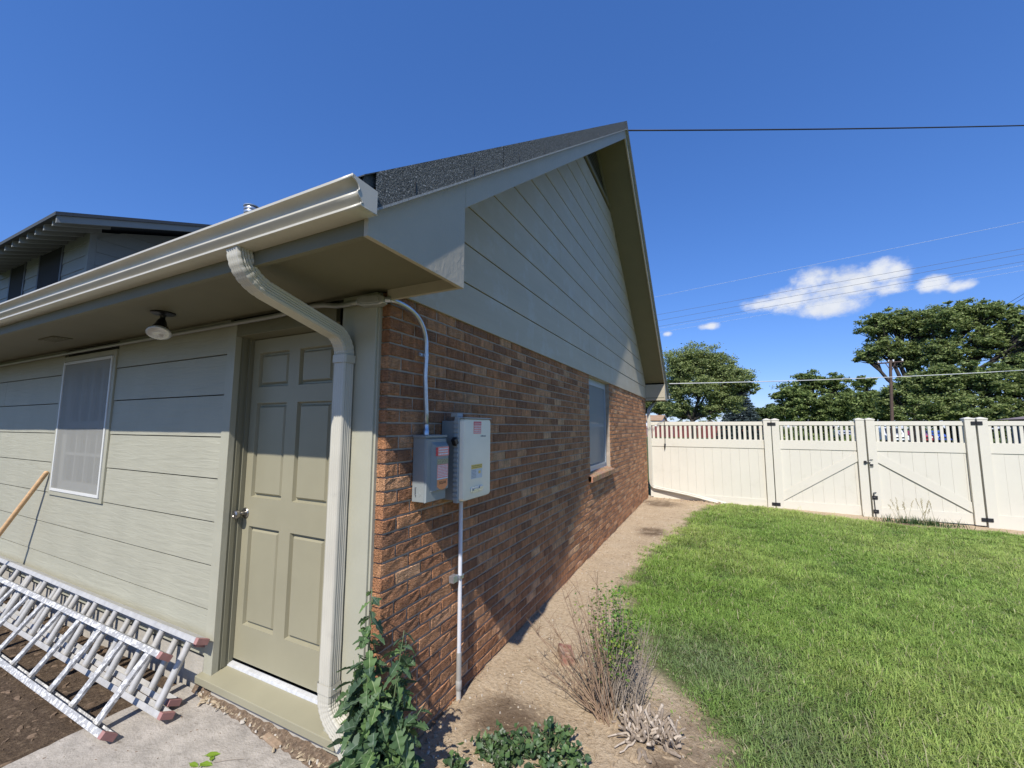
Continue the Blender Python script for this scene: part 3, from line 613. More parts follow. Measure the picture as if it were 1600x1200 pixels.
# --- dormer on the main roof, further left
D_ = MB(); D_.box(-15, -9.62, 1.79, 6.2, 3.6, 5.49); D_.prism([(1.79, 5.49), (6.2, 5.49), (6.2, 7.0), (1.79, 5.5)], -15, -9.62, 'x'); m_dsid = mat('dormer_shaded_paint', (.245, .25, .225), .6, .06, 3); dorm = D_.build('dormer', m_dsid, H)  # dormer colour darkened to carry the shadow of its eave
k = 0; z_ = 4.22
while z_ < 5.5:
    zt = min(z_+.268, 5.52)
    for a_, b_ in ((-15, -14.03), (-13.0, -12.2), (-10.87, -9.72)) if z_ > 4.2 else ((-15, -9.72),): board(a_, b_, z_, zt, 'x', 1.785, .018, .006).build('siding_board', m_dsid, dorm)
    z_ += .272
z_ = 4.30
while z_ < 6.0:
    y1 = 4.6; zt = z_+.27; yl_ = lambda q: max(1.87, 1.79+(q-5.50)/.36)
    board(1.87, y1, z_, zt, 'y', -9.615, .018, .006, lambda q: (yl_(q), y1)).build('siding_board', m_dsid, dorm); z_ += .272
box('dormer_corner_board', m_dsid, dorm, -9.72, -9.60, 1.76, 1.868, 4.0, 5.50, .002)
for (a_, b_) in ((-12.2, -10.87), (-14.03, -13.0)):
    box('dormer_window', m_dark, dorm, a_+.03, b_-.03, 1.765, 1.80, 4.0, 5.45)
    box('dormer_window_frame', mat('dark_window_frame', (.10, .105, .115), .5, .05), dorm, b_-.075, b_, 1.755, 1.79, 4.0, 5.47, .002)
    box('dormer_window_frame', mat('dark_window_frame', (.10, .105, .115), .5, .05), dorm, a_, a_+.075, 1.755, 1.79, 4.0, 5.47, .002)
dz = lambda y: 5.36+.36*(y-1.1)
MB().prism([(1.06, dz(1.06)-.02), (1.06, dz(1.06)+.045), (6.5, dz(6.5)+.045), (6.5, dz(6.5)-.02)], -15.2, -8.83, 'x').build('dormer_roof', m_shingtop, dorm)
MB().prism([(1.09, dz(1.09)-.15), (1.09, dz(1.09)-.021), (6.5, dz(6.5)-.021), (6.5, dz(6.5)-.15)], -8.90, -8.86, 'x').build('dormer_rake_board', m_dsid, dorm)
for k in range(15):
    x_ = -9.15-.405*k; MB().prism([(1.12, dz(1.12)-.145), (1.12, dz(1.12)-.021), (1.9, dz(1.9)-.021), (1.9, dz(1.9)-.145)], x_-.022, x_+.022, 'x').build('rafter_tail', m_dsid, dorm)
MB().prism([(1.1, dz(1.1)-.0205), (1.1, dz(1.1)-.0195), (1.9, dz(1.9)-.0195), (1.9, dz(1.9)-.0205)], -15, -8.95, 'x').build('dormer_soffit_deck', mat('dormer_deck_shade', (.06, .06, .05), .8, .1), dorm)  # dark deck colour paints the shade under the dormer eave
# ------------------------------------------------------------------ things mounted on the house
def clip(parent, c, r, axis):    # one-hole strap
    pass
# conduit along the soffit, round the corner and down to the disconnect
ec = thing('metal_conduit', 'galvanised conduit running under the soffit, round the corner and down to the grey box', 'conduit', (0, 0, 0))
pts = [(-14, -.040, 2.276), (-.92, -.040, 2.276), (-.78, -.040, 2.279), (-.62, -.042, 2.290), (-.52, -.044, 2.293), (-.43, -.046, 2.285), (-.33, -.050, 2.266), (-.26, -.054, 2.262), (-.17, -.060, 2.262)]
MB().tube(pts, .0140, 12).build('conduit_run', mat('painted_conduit', (.33, .335, .31), .35, .06, 20, metal=.4), ec, smooth=True)
lb = MB(); 
MB_ = Matrix.Translation((-.075, -.050, 2.258)) @ Matrix.Rotation(math.radians(14), 4, 'Z')
pr = [(-.075, -.016), (-.055, -.027), (.055, -.027), (.075, -.016), (.075, .016), (.055, .027), (-.055, .027), (-.075, .016)]
vv = []
for y_, k in ((-.026, .88), (-.02, 1), (.02, 1), (.026, .88)):
    for (a_, b_) in pr: vv.append(MB_ @ Vector((a_*k, y_, b_*k)))
n = 8; lb.add(vv, [tuple(range(8)), tuple(range(31, 23, -1))]+[(i*n+j, (i+1)*n+j, (i+1)*n+(j+1) % n, i*n+(j+1) % n) for i in range(3) for j in range(8)])
lbo = lb.build('conduit_body', mat('cast_fitting', (.42, .42, .39), .35, .08, 20, metal=.5), ec, bev=.003)
cv = MB(); pr2 = [(a_*.72, b_*.62) for a_, b_ in pr]; vv = [MB_ @ Vector((a_*k, y_, b_*k)) for y_, k in ((-.0255, 1), (-.031, .95)) for a_, b_ in pr2]
cv.add(vv, [tuple(range(8)), tuple(range(15, 7, -1))]+[(j, 8+j, 8+(j+1) % 8, (j+1) % 8) for j in range(8)]); cv.build('conduit_body_cover', mat('cast_fitting', (.46, .46, .42)), lbo, bev=.001)
MB().tube([(-.004, -.028, 2.262), (.022, -.017, 2.262)], .0165, 12).build('conduit_connector', m_galv, ec, smooth=40)
MB().tube([(-.165, -.062, 2.262), (-.145, -.060, 2.262)], .0155, 12).build('conduit_connector', m_galv, ec, smooth=40)
ptsd = [(.012, -.021, 2.262), (.028, .005, 2.261)]+[tuple(v) for v in arc((.033, .03, 2.258), (.033, .258, 2.09), (.033, .235, 2.25), 10)]+[(.031, .264, 2.0), (.029, .262, 1.9), (.029, .270, 1.80), (.03, .279, 1.70), (.03, .281, 1.60)]
MB().tube(ptsd, .0128, 12).build('conduit_drop', m_galv, ec, smooth=True)
MB().tube([(.03, .281, 1.575), (.03, .281, 1.60), (.03, .281, 1.603), (.03, .281, 1.632)], [.017, .017, .0145, .0145], 12).build('conduit_connector', m_galv, ec, smooth=40)
st = MB(); st.tube([(.031, .263, 2.012), (.031, .263, 2.028)], .0140, 12); st.box(.012, .018, .222, .262, 2.011, 2.029); st.tube([(-.002, .231, 2.02), (.026, .231, 2.02)], .006, 8); st.build('conduit_strap', m_galv, ec)
# grey disconnect switch
db = thing('disconnect_switch', 'narrow grey electrical disconnect box with red warning labels on brick wall', 'electrical box', (0, .3, 1.4))
def rel(o, p): o.parent = p; o.matrix_parent_inverse = Matrix.Translation(-Vector(p.location)); return o
def pb(name, m, p, *a, bev=0): return rel(MB().box(*a).build(name, m, None, bev=bev), p)
pb('enclosure', m_boxg, db, .004, .083, .207, .392, 1.222, 1.56, bev=.002)
pb('top_cap', m_boxg, db, .004, .092, .200, .398, 1.5605, 1.574, bev=.002)
fd_ = MB(); fd_.add([(.083, .209, 1.218), (.083, .390, 1.218), (.083, .390, 1.556), (.083, .209, 1.556), (.094, .213, 1.222), (.094, .386, 1.222), (.094, .386, 1.552), (.094, .213, 1.552)], [(0, 1, 5, 4), (1, 2, 6, 5), (2, 3, 7, 6), (3, 0, 4, 7), (4, 5, 6, 7), (3, 2, 1, 0)])
rel(fd_.build('door_cover', m_boxg, None, bev=.001), db)
rp = MB(); y0, y1, z0, z1 = .268, .384, 1.275, 1.535; X = .094
rp.add([(X, y0-.02, z0-.005), (X, y1, z0-.005), (X, y1, z1), (X, y0-.02, z1), (X+.022, y0, z0+.004), (X+.022, y1-.004, z0+.004), (X+.022, y1-.008, z1-.02), (X+.022, y0, z1-.02)], [(0, 1, 5, 4), (1, 2, 6, 5), (2, 3, 7, 6), (3, 0, 4, 7), (4, 5, 6, 7)])
rel(rp.build('raised_panel', m_boxg, None, bev=.0015), db)
def label(parent, X, y0, y1, z0, z1, m, name, t=.0008): return pb(name, m, parent, X, X+t, y0, y1, z0, z1)
def lines(parent, X, y0, y1, z0, z1, rows, m, seed, frac=.55, t=.0006):
    r = random.Random(seed); q = MB(); h = (z1-z0)/rows
    for k in range(rows):
        zc = z1-h*(k+.5); y = y0
        while y < y1-.003:
            l = min(r.uniform(.004, .014), y1-y); q.box(X, X+t, y, y+l, zc-h*frac/2, zc+h*frac/2); y += l+.0025
    return rel(q.build('printed_text', m, None), parent)
XL = .1163
label(db, XL-.001, .262, .380, 1.462, 1.508, m_red, 'warning_label', .0018); label(db, XL+.0009, .277, .374, 1.460, 1.510, m_pink, 'warning_label')
lines(db, XL+.0018, .282, .370, 1.464, 1.506, 3, m_white, 1, .5)
label(db, XL, .274, .374, 1.415, 1.444, mat('photo_strip', (.33, .30, .18), .5, .5, 120), 'picture_strip'); label(db, XL, .274, .374, 1.342, 1.4145, m_pink, 'warning_label'); lines(db, XL+.0009, .279, .369, 1.346, 1.412, 8, m_white, 2, .42); label(db, XL, .274, .374, 1.335, 1.3415, m_white, 'label_strip')
sh = MB(); sh.prism([(.276, 1.333), (.372, 1.333), (.372, 1.298), (.352, 1.283), (.324, 1.277), (.296, 1.283), (.276, 1.298)], XL, XL+.0008, 'x'); rel(sh.build('orange_shield_label', m_orange, None), db)
def text(body, size, loc, m, parent, rot=(math.pi/2, 0, math.pi/2), name='lettering'):
    cu = bpy.data.curves.new(name, 'FONT'); cu.body = body; cu.size = size; cu.align_x = 'CENTER'; cu.extrude = .0003
    o = bpy.data.objects.new(name, cu); COL.objects.link(o); bpy.context.view_layer.update()
    me = bpy.data.meshes.new_from_object(o.evaluated_get(bpy.context.evaluated_depsgraph_get())); bpy.data.objects.remove(o)
    o = link(name, me, m); o.location = loc; o.rotation_euler = rot
    bpy.context.view_layer.update(); o.parent = parent; o.matrix_parent_inverse = Matrix.Translation(-Vector(parent.location)); return o
text('SOLAR', .021, (XL+.0013, .324, 1.309), m_black, db)
hd = MB(); hd.tube([(.030, .2065, 1.30), (.030, .196, 1.30), (.030, .196, 1.26), (.030, .2065, 1.26)], .0022, 6); rel(hd.build('side_latch', m_galv, None), db)
ko = MB(); ko.lathe([(.001, .0004), (.010, .0004), (.0115, .0010), (.0125, 0)], 20, Matrix.Translation((.05, .2068, 1.262)) @ Matrix.Rotation(math.radians(90), 4, 'X')); rel(ko.build('knockout', m_boxg, None), db)
# combiner box
cb_ = thing('combiner_box', 'larger grey electrical box with cream cover beside the disconnect', 'electrical box', (0, .62, 1.42))
m_boxl = mat('light_grey_plastic', (.33, .355, .345), .45, .04, 8)
pb('back_enclosure', m_boxg, cb_, .004, .098, .462, .79, 1.195, 1.655, bev=.004)
pb('hinge_flange', m_boxl, cb_, .0985, .128, .456, .80, 1.182, 1.678, bev=.003)
pb('mounting_tab', m_boxl, cb_, .07, .115, .462, .52, 1.6785, 1.70, bev=.002)
for k in range(17): pb('hinge_knuckle', m_boxl, cb_, .100, .1285, .449, .4565, 1.197+k*.0278, 1.197+k*.0278+.015, bev=.001)
lid = MB(); V = []; pr = []
def rrect(y0, y1, z0, z1, r, n=5):
    P = []
    for cy, cz, a0 in ((y1-r, z1-r, 0), (y0+r, z1-r, 90), (y0+r, z0+r, 180), (y1-r, z0+r, 270)):
        for k in range(n+1): a_ = math.radians(a0+90*k/n); P.append((cy+r*math.cos(a_), cz+r*math.sin(a_)))
    return P
rings = [(.1285, rrect(.470, .798, 1.190, 1.668, .02)), (.145, rrect(.472, .797, 1.191, 1.667, .02)), (.152, rrect(.476, .794, 1.194, 1.664, .02)), (.1535, rrect(.486, .786, 1.204, 1.655, .016))]
n = len(rings[0][1])
for x_, P in rings: V += [(x_, a_, b_) for a_, b_ in P]
lid.add(V, [(i*n+j, (i+1)*n+j, (i+1)*n+(j+1) % n, i*n+(j+1) % n) for i in range(3) for j in range(n)]+[tuple(range(3*n, 4*n)), tuple(range(n-1, -1, -1))])
rel(lid.build('cover', m_boxc, None, smooth=30), cb_)
pb('rain_hood', m_boxl, cb_, .118, .160, .470, .795, 1.6685, 1.676, bev=.002)
XC = .1536
label(cb_, XC, .583, .672, 1.578, 1.652, m_pink, 'warning_label'); label(cb_, XC+.0009, .583, .672, 1.632, 1.652, m_red, 'warning_label'); lines(cb_, XC+.0018, .588, .667, 1.582, 1.648, 6, m_white, 5, .35)
text('ENPHASE', .0155, (XC+.0006, .70, 1.557), mat('grey_print', (.22, .22, .22), .5, 0), cb_)
label(cb_, XC, .562, .69, 1.366, 1.392, m_yel, 'yellow_label'); lines(cb_, XC+.0009, .568, .685, 1.369, 1.389, 2, mat('dark_print', (.25, .17, .05), .5, 0), 6, .35)
label(cb_, XC, .562, .69, 1.308, 1.3655, mat('pale_label', (.58, .60, .60), .5, .05), 'printed_label'); lines(cb_, XC+.0009, .567, .618, 1.312, 1.362, 6, mat('grey_print', (.22, .22, .22)), 7, .3); label(cb_, XC+.0009, .645, .670, 1.335, 1.352, m_yel, 'small_symbol')
lp = MB(); lp.prism([(p[0], p[1]) for p in rrect(.555, .70, 1.228, 1.262, .015)], XC-.0005, XC+.004, 'x'); rel(lp.build('latch_plate', mat('scuffed_metal', (.60, .62, .64), .3, .5, 90, metal=.7), None, bev=.001), cb_)
lq = MB(); lq.box(XC+.004, XC+.012, .58, .64, 1.238, 1.252); lq.box(XC+.004, XC+.010, .65, .69, 1.244, 1.258); rel(lq.build('latch', m_galv, None, bev=.001), cb_)
kn = MB(); q = MB_ = Matrix.Translation((.115, .437, 1.535)) @ Matrix.Rotation(math.radians(32), 4, 'X'); kn.add([q @ Vector(v) for v in [(x_, y_, z_) for x_ in (-.012, .016) for y_ in (-.016, .016) for z_ in (-.021, .021)]], [(0, 1, 3, 2), (4, 6, 7, 5), (0, 4, 5, 1), (2, 3, 7, 6), (0, 2, 6, 4), (1, 5, 7, 3)]); rel(kn.build('black_switch_handle', m_black, None, bev=.004), db)
ko = MB(); ko.lathe([(.001, .0004), (.016, .0004), (.0175, .0010), (.019, 0)], 22, Matrix.Translation((.055, .4618, 1.27)) @ Matrix.Rotation(math.radians(90), 4, 'X')); rel(ko.build('knockout', m_boxg, None), cb_)
# pvc conduit down to the ground
pc = thing('pvc_conduit', 'pale plastic conduit dropping from the cream box to the dirt', 'conduit', (.032, .645, 0))
def pt(name, m, pts, rad): return rel(MB().tube(pts, rad, 14).build(name, m, None, smooth=40), pc)
pt('pipe', m_pvc, [(.032, .642, 1.195), (.032, .646, .6), (.032, .647, .262)], .0125)
pt('pipe_sleeve', m_pvcd, [(.032, .647, .272), (.032, .648, .265), (.032, .649, .10)], [.0142, .0155, .0155])
pt('coupling', m_pvcd, [(.032, .649, .112), (.032, .649, .108), (.032, .649, .062), (.032, .649, .058)], [.0155, .0185, .0185, .0155])
pt('pipe_end', mat('weathered_pvc', (.45, .44, .40), .6, .1), [(.032, .649, .06), (.032, .65, -.08)], .0145)
cl = MB(); cl.box(.0, .034, .572, .622, .688, .728); cl.box(.018, .046, .626, .632, .696, .72); cl.box(.018, .046, .66, .666, .696, .72); cl.box(.044, .047, .632, .66, .698, .718); cl.tube([(.03, .600, .708), (.03, .690, .708)], .0045, 8); rel(cl.build('pipe_clamp', m_galv, None, bev=.0015), pc)
# soffit lamp
la = thing('soffit_lamp', 'black lampholder with clear flood bulb hanging from the soffit', 'lamp', (-1.555, -.30, 2.315))
Ml = Matrix.Translation((-1.555, -.30, 2.315)); Mt = Ml @ Matrix.Translation((0, 0, -.035)) @ Matrix.Rotation(math.radians(-17), 4, 'X') @ Matrix.Rotation(math.radians(-24), 4, 'Y') @ Matrix.Translation((0, 0, .035))
rel(MB().lathe([(.001, 0), (.062, 0), (.062, -.008), (.052, -.014), (.02, -.017), (.014, -.024), (.013, -.045)], 28, Ml).build('canopy_plate', m_black, None, smooth=40), la)
rel(MB().lathe([(.010, -.030), (.013, -.042), (.020, -.055), (.027, -.075), (.029, -.095), (.040, -.112), (.043, -.122)], 24, Mt).build('socket', m_black, None, smooth=50), la)
mb = bpy.data.materials.new('frosted_reflector_bulb'); mb.use_nodes = True; b = mb.node_tree.nodes['Principled BSDF']; b.inputs['Base Color'].default_value = (.55, .54, .50, 1); b.inputs['Roughness'].default_value = .18; b.inputs['Metallic'].default_value = .3
rel(MB().lathe([(.03, -.118), (.045, -.130), (.056, -.142), (.061, -.152), (.061, -.158), (.057, -.162), (.045, -.1655), (.030, -.167), (.018, -.1665), (.012, -.164), (.001, -.163)], 32, Mt).build('bulb', mb, None, smooth=60), la)
# soffit vent
svn = MB(); svn.box(-3.42, -3.12, -.33, -.22, 2.307, 2.3145); sv = svn.build('soffit_vent', m_trimd, H)
for k in range(5): box('vent_louver', m_trimd, sv, -3.40, -3.14, -.322+k*.02, -.312+k*.02, 2.303, 2.3068)
# ------------------------------------------------------------------ ladders
def ladder(name, label, tipx, low, up, length, mrail, mrung, rung0, flat, capm=m_redcap, nsec=1, seed=1):
    L_ = thing(name, label, 'ladder', (tipx, low[0], 0)); r = random.Random(seed)
    d = Vector((0, up[0]-low[0], up[1]-low[1])); wd = d.length; d.normalize(); nrm = Vector((0, -d.z, d.y))   # d: across, nrm: out of the ladder plane
    nrm = nrm if nrm.y < 0 else -nrm
    for sct in range(nsec):
        off = nrm*(-.074*sct); x1 = tipx-(.10 if sct else 0); ins = .03*sct; base = Vector((0, low[0], low[1]))+off
        for s, e0 in ((0, ins), (1, wd-ins)):
            c = base+d*e0; sgn = 1 if s == 0 else -1
            # channel rail: web + two flanges, running along x
            q = MB(); hv = .0022
            def bx(u0, u1, v0, v1, xa, xb):   # u across, v normal
                P = [c+d*(sgn*u)+nrm*v for u, v in ((u0, v0), (u1, v0), (u1, v1), (u0, v1))]
                q.add([(xa, p.y, p.z) for p in P]+[(xb, p.y, p.z) for p in P], [(0, 1, 2, 3), (7, 6, 5, 4), (0, 4, 5, 1), (1, 5, 6, 2), (2, 6, 7, 3), (3, 7, 4, 0)])
            xs = np.linspace(x1-length, x1, 14)
            bx(-.004, 0, -.034, .034, x1-length, x1); bx(0, .026, .030, .0342, x1-length, x1); bx(0, .026, -.0342, -.030, x1-length, x1)
            ro = rel(q.build('rail', mrail, None, bev=.001), L_)
            q = MB(); bx(-.005, .028, -.0352, .0352, x1-.026, x1+.004); rel(q.build('rail_cap', capm, None, bev=.002), L_)
        k = 0; x = x1-rung0-(.15 if sct else 0)
        while x > x1-length+.1:
            a = base+d*(ins+.0015); b_ = base+d*(wd-ins-.0015); q = MB()
            if flat:
                w2, t2 = .021, .009
                P = [Vector((x, 0, 0))+a+Vector((u, 0, 0))+nrm*v for u, v in ((-w2, -t2), (w2, -t2), (w2, t2), (-w2, t2))]; Q = [p+(b_-a) for p in P]
                q.add(P+Q, [(0, 1, 2, 3), (7, 6, 5, 4), (0, 4, 5, 1), (1, 5, 6, 2), (2, 6, 7, 3), (3, 7, 4, 0)])
            else: q.tube([Vector((x, 0, 0))+a, Vector((x, 0, 0))+b_], .0195, 12)
            rel(q.build('rung', mrung, None, smooth=(False if flat else 50), bev=(.0015 if flat else 0)), L_); x -= .305; k += 1
    return L_
ladder('extension_ladder', 'silver aluminium extension ladder on its side against the siding', -1.275, (-.235, .035), (-.075, .372), 6.2, m_alu, m_alu, .115, False, nsec=2, seed=3)
ladder('wide_ladder', 'paint splattered aluminium ladder lying in front of the silver one', -1.365, (-.448, .035), (-.212, .330), 6.2, m_alupaint, m_alupaint, .165, True, nsec=1, seed=5)
# wooden tool handle
hp = MB(); A_ = Vector((-3.985, -.030, 1.205)); B_ = Vector((-4.60, -.425, -.03)); dv = (A_-B_).normalized()
hp.tube([B_, B_+dv*.5, A_-dv*.02, A_-dv*.006, A_], [.0185, .0185, .0185, .0165, .009], 12)
tag(hp.build('wooden_handle', m_wood, None, smooth=50), 'pale wooden tool handle leaning on the siding below the window', 'handle')
# ------------------------------------------------------------------ vinyl fence
YF = 8.85
def fpart(name, p, x0, x1, y0, y1, z0, z1, bev=.003, m=m_vinyl): return pb(name, m, p, x0, x1, y0, y1, z0, z1, bev=bev)
def infill(F, x0, x1, npk, pk_w, x_b0, bw, zb, dz=0.):
    fpart('top_rail', F, x0, x1, YF-.022, YF+.022, 1.672+dz, 1.752+dz); fpart('middle_rail', F, x0, x1, YF-.024, YF+.024, 1.175+dz, 1.358+dz); fpart('bottom_rail', F, x0, x1, YF-.024, YF+.024, zb, .108)
    for k in range(npk):
        x = x0+(x1-x0)*(k+.5)/npk; fpart('picket', F, x-pk_w/2, x+pk_w/2, YF-.012, YF+.012, 1.359+dz, 1.6715+dz, .002)
    e = [x0]; x = x_b0
    while x < x1-.02: e.append(x); x += bw
    e.append(x1)
    for a_, b_ in zip(e[:-1], e[1:]): fpart('fence_board', F, a_+.0006, b_-.0006, YF-.011+random.uniform(-.001, .001), YF+.011, .1085, 1.1745+dz, .0018)
def post(F, x0, x1, z0, z1=1.795, name='post'):
    fpart(name, F, x0, x1, YF-.068, YF+.068, z0, z1-.02, .004)
    c = MB(); e = .006; a_, b_, c_, d_ = x0-e, x1+e, YF-.074, YF+.074; xm, ym = (x0+x1)/2, YF
    c.add([(a_, c_, z1-.0195), (b_, c_, z1-.0195), (b_, d_, z1-.0195), (a_, d_, z1-.0195), (a_, c_, z1), (b_, c_, z1), (b_, d_, z1), (a_, d_, z1), (xm-.01, ym-.01, z1+.025), (xm+.01, ym-.01, z1+.025), (xm+.01, ym+.01, z1+.025), (xm-.01, ym+.01, z1+.025)],
          [(3, 2, 1, 0), (0, 1, 5, 4), (1, 2, 6, 5), (2, 3, 7, 6), (3, 0, 4, 7), (4, 5, 9, 8), (5, 6, 10, 9), (6, 7, 11, 10), (7, 4, 8, 11), (8, 9, 10, 11)])
    rel(c.build('post_cap', m_vinyl, None, bev=.002), F)
F1 = thing('vinyl_fence_section', 'long cream vinyl fence panel between the house corner and the gates', 'fence', (1.2, YF, -.05))
infill(F1, .10, 2.41, 23, .052, .33, .178, -.05); fpart('end_stile', F1, .045, .0995, YF-.03, YF+.03, .0, 1.765); post(F1, 2.411, 2.547, -.3)
F2 = thing('vinyl_gate', 'cream vinyl gate leaf nearer the house, diagonal brace rising right', 'gate', (3.4, YF, -.07), 'pair of cream vinyl gates')
infill(F2, 2.70, 3.98, 15, .046, 2.86, .178, -.078); post(F2, 2.563, 2.699, -.075, name='gate_stile'); post(F2, 3.981, 4.117, -.11, name='gate_stile')
F3 = thing('vinyl_gate', 'cream vinyl gate leaf further from the house with drop bolt, brace falling right', 'gate', (4.9, YF, -.07), 'pair of cream vinyl gates')
infill(F3, 4.28, 5.55, 15, .046, 4.45, .178, -.085); post(F3, 4.143, 4.279, -.11, name='gate_stile'); post(F3, 5.551, 5.687, -.085, 1.80, name='gate_stile')
F4 = thing('vinyl_fence_section', 'cream vinyl fence panel at the right edge beyond the gates', 'fence', (7, YF, -.1))
post(F4, 5.715, 5.851, -.3, 1.80); infill(F4, 5.852, 8.2, 30, .046, 6.03, .178, -.13); post(F4, 8.201, 8.337, -.3, 1.80); infill(F4, 8.338, 10.7, 30, .046, 8.5, .178, -.14); post(F4, 10.701, 10.84, -.3, 1.80)
def brace(F, p, q, w_):
    p, q = Vector((p[0], 0, p[1])), Vector((q[0], 0, q[1])); d = (q-p).normalized(); n = Vector((-d.z, 0, d.x)); m = MB(); V = []
    # ends cut upright along the stiles
    for y_ in (YF-.034, YF-.0255):
        for P, s in ((p, 1), (q, 1), (q, -1), (p, -1)): V.append((P.x, y_, P.z+s*w_/2/abs(d.x)))
    m.add(V, [(0, 1, 2, 3), (7, 6, 5, 4), (0, 4, 5, 1), (1, 5, 6, 2), (2, 6, 7, 3), (3, 7, 4, 0)]); rel(m.build('diagonal_brace', m_vinyl, None, bev=.002), F)
brace(F2, (2.701, .20), (3.979, 1.062), .155); brace(F3, (4.281, 1.052), (5.549, .21), .155)
def hinge(F, xc, z_):
    pb('hinge', m_blackm, F, xc-.072, xc+.080, YF-.080, YF-.0745, z_-.032, z_+.032, bev=.002); q = MB(); q.tube([(xc, YF-.084, z_-.035), (xc, YF-.084, z_+.035)], .009, 10)
    for dx in (-.05, -.03, .03, .055): q.tube([(xc+dx, YF-.083, z_), (xc+dx, YF-.0745, z_)], .006, 8)
    rel(q.build('hinge_barrel', m_galv if False else m_blackm, None), F)
hinge(F2, 2.555, 1.70); hinge(F2, 2.555, .03); hinge(F3, 5.70, 1.715); hinge(F3, 5.70, .02)
lt = MB(); lt.box(4.06, 4.10, YF-.095, YF-.069, .93, .985); lt.box(4.085, 4.16, YF-.092, YF-.078, .945, .96); lt.box(4.15, 4.20, YF-.088, YF-.069, .90, .925); lt.tube([(4.15, YF-.085, 1.01), (4.20, YF-.085, 1.012)], .006, 8); lt.tube([(4.15, YF-.085, .88), (4.20, YF-.085, .88)], .006, 8); rel(lt.build('gate_latch', m_blackm, None, bev=.002), F3)
dbm = MB(); dbm.tube([(4.175, YF-.085, -.09), (4.165, YF-.085, .36), (4.165, YF-.085, .38), (4.21, YF-.085, .39)], .0065, 8); dbm.tube([(4.165, YF-.085, .36), (4.185, YF-.085, .33)], .005, 6)
for z_ in (.29, .03): dbm.box(4.146, 4.225, YF-.082, YF-.069, z_-.032, z_+.032); dbm.tube([(4.155, YF-.085, z_), (4.185, YF-.085, z_)], .013, 8)
rel(dbm.build('drop_bolt', m_blackm, None), F3)
ck = MB(); ck.tube([(.40, YF-.03, 1.765), (.402, YF-.032, 1.3), (.40, YF-.034, 1.22)], .008, 6); hcd = ck.build('hanging_strap', m_blackm, None, smooth=True)
MB().tube([(.40, YF-.036, 1.235), (.395, YF-.045, 1.17), (.39, YF-.04, 1.10)], [.022, .016, .008], 8).build('strap_clip', m_black, hcd, smooth=True)
tag(hcd, 'dark strap with black clip hung over the fence near the house', 'strap')
cs = MB(); cs.box(2.3, 8.6, 8.66, 9.0, -.35, -.128); o = cs.build('fence_kerb', m_conc, None, bev=.01); o['kind'] = 'structure'
# ------------------------------------------------------------------ plants
def leaves_np(cent, nrm_, size, n_per, spread, cols, seed, aspect=.55, jit=.25):
    """rhombic leaf quads round centres; returns V, F, C"""
    r = np.random.default_rng(seed); cent = np.repeat(cent, n_per, 0); sp = np.repeat(spread, n_per, 0); N_ = len(cent)
    p = r.normal(size=(N_, 3))*.50; P = cent+p*sp
    a = r.normal(size=(N_, 3)); a[:, 2] *= .55; a /= np.linalg.norm(a, axis=1)[:, None]; b_ = np.cross(a, r.normal(size=(N_, 3))+np.array([0, 0, 1.2])); b_ /= np.linalg.norm(b_, axis=1)[:, None]
    s = size*r.uniform(.6, 1.35, N_)[:, None]; A = a*s; B = b_*s*aspect
    V = np.stack([P-A, P+B*1.0-A*.1, P+A, P-B-A*.1], 1).reshape(-1, 3); F = np.arange(N_*4).reshape(-1, 4)
    ci = r.integers(0, len(cols), N_); C = np.array(cols)[ci]*r.uniform(1-jit, 1+jit, (N_, 1)); return V, F, np.repeat(C, 4, 0)
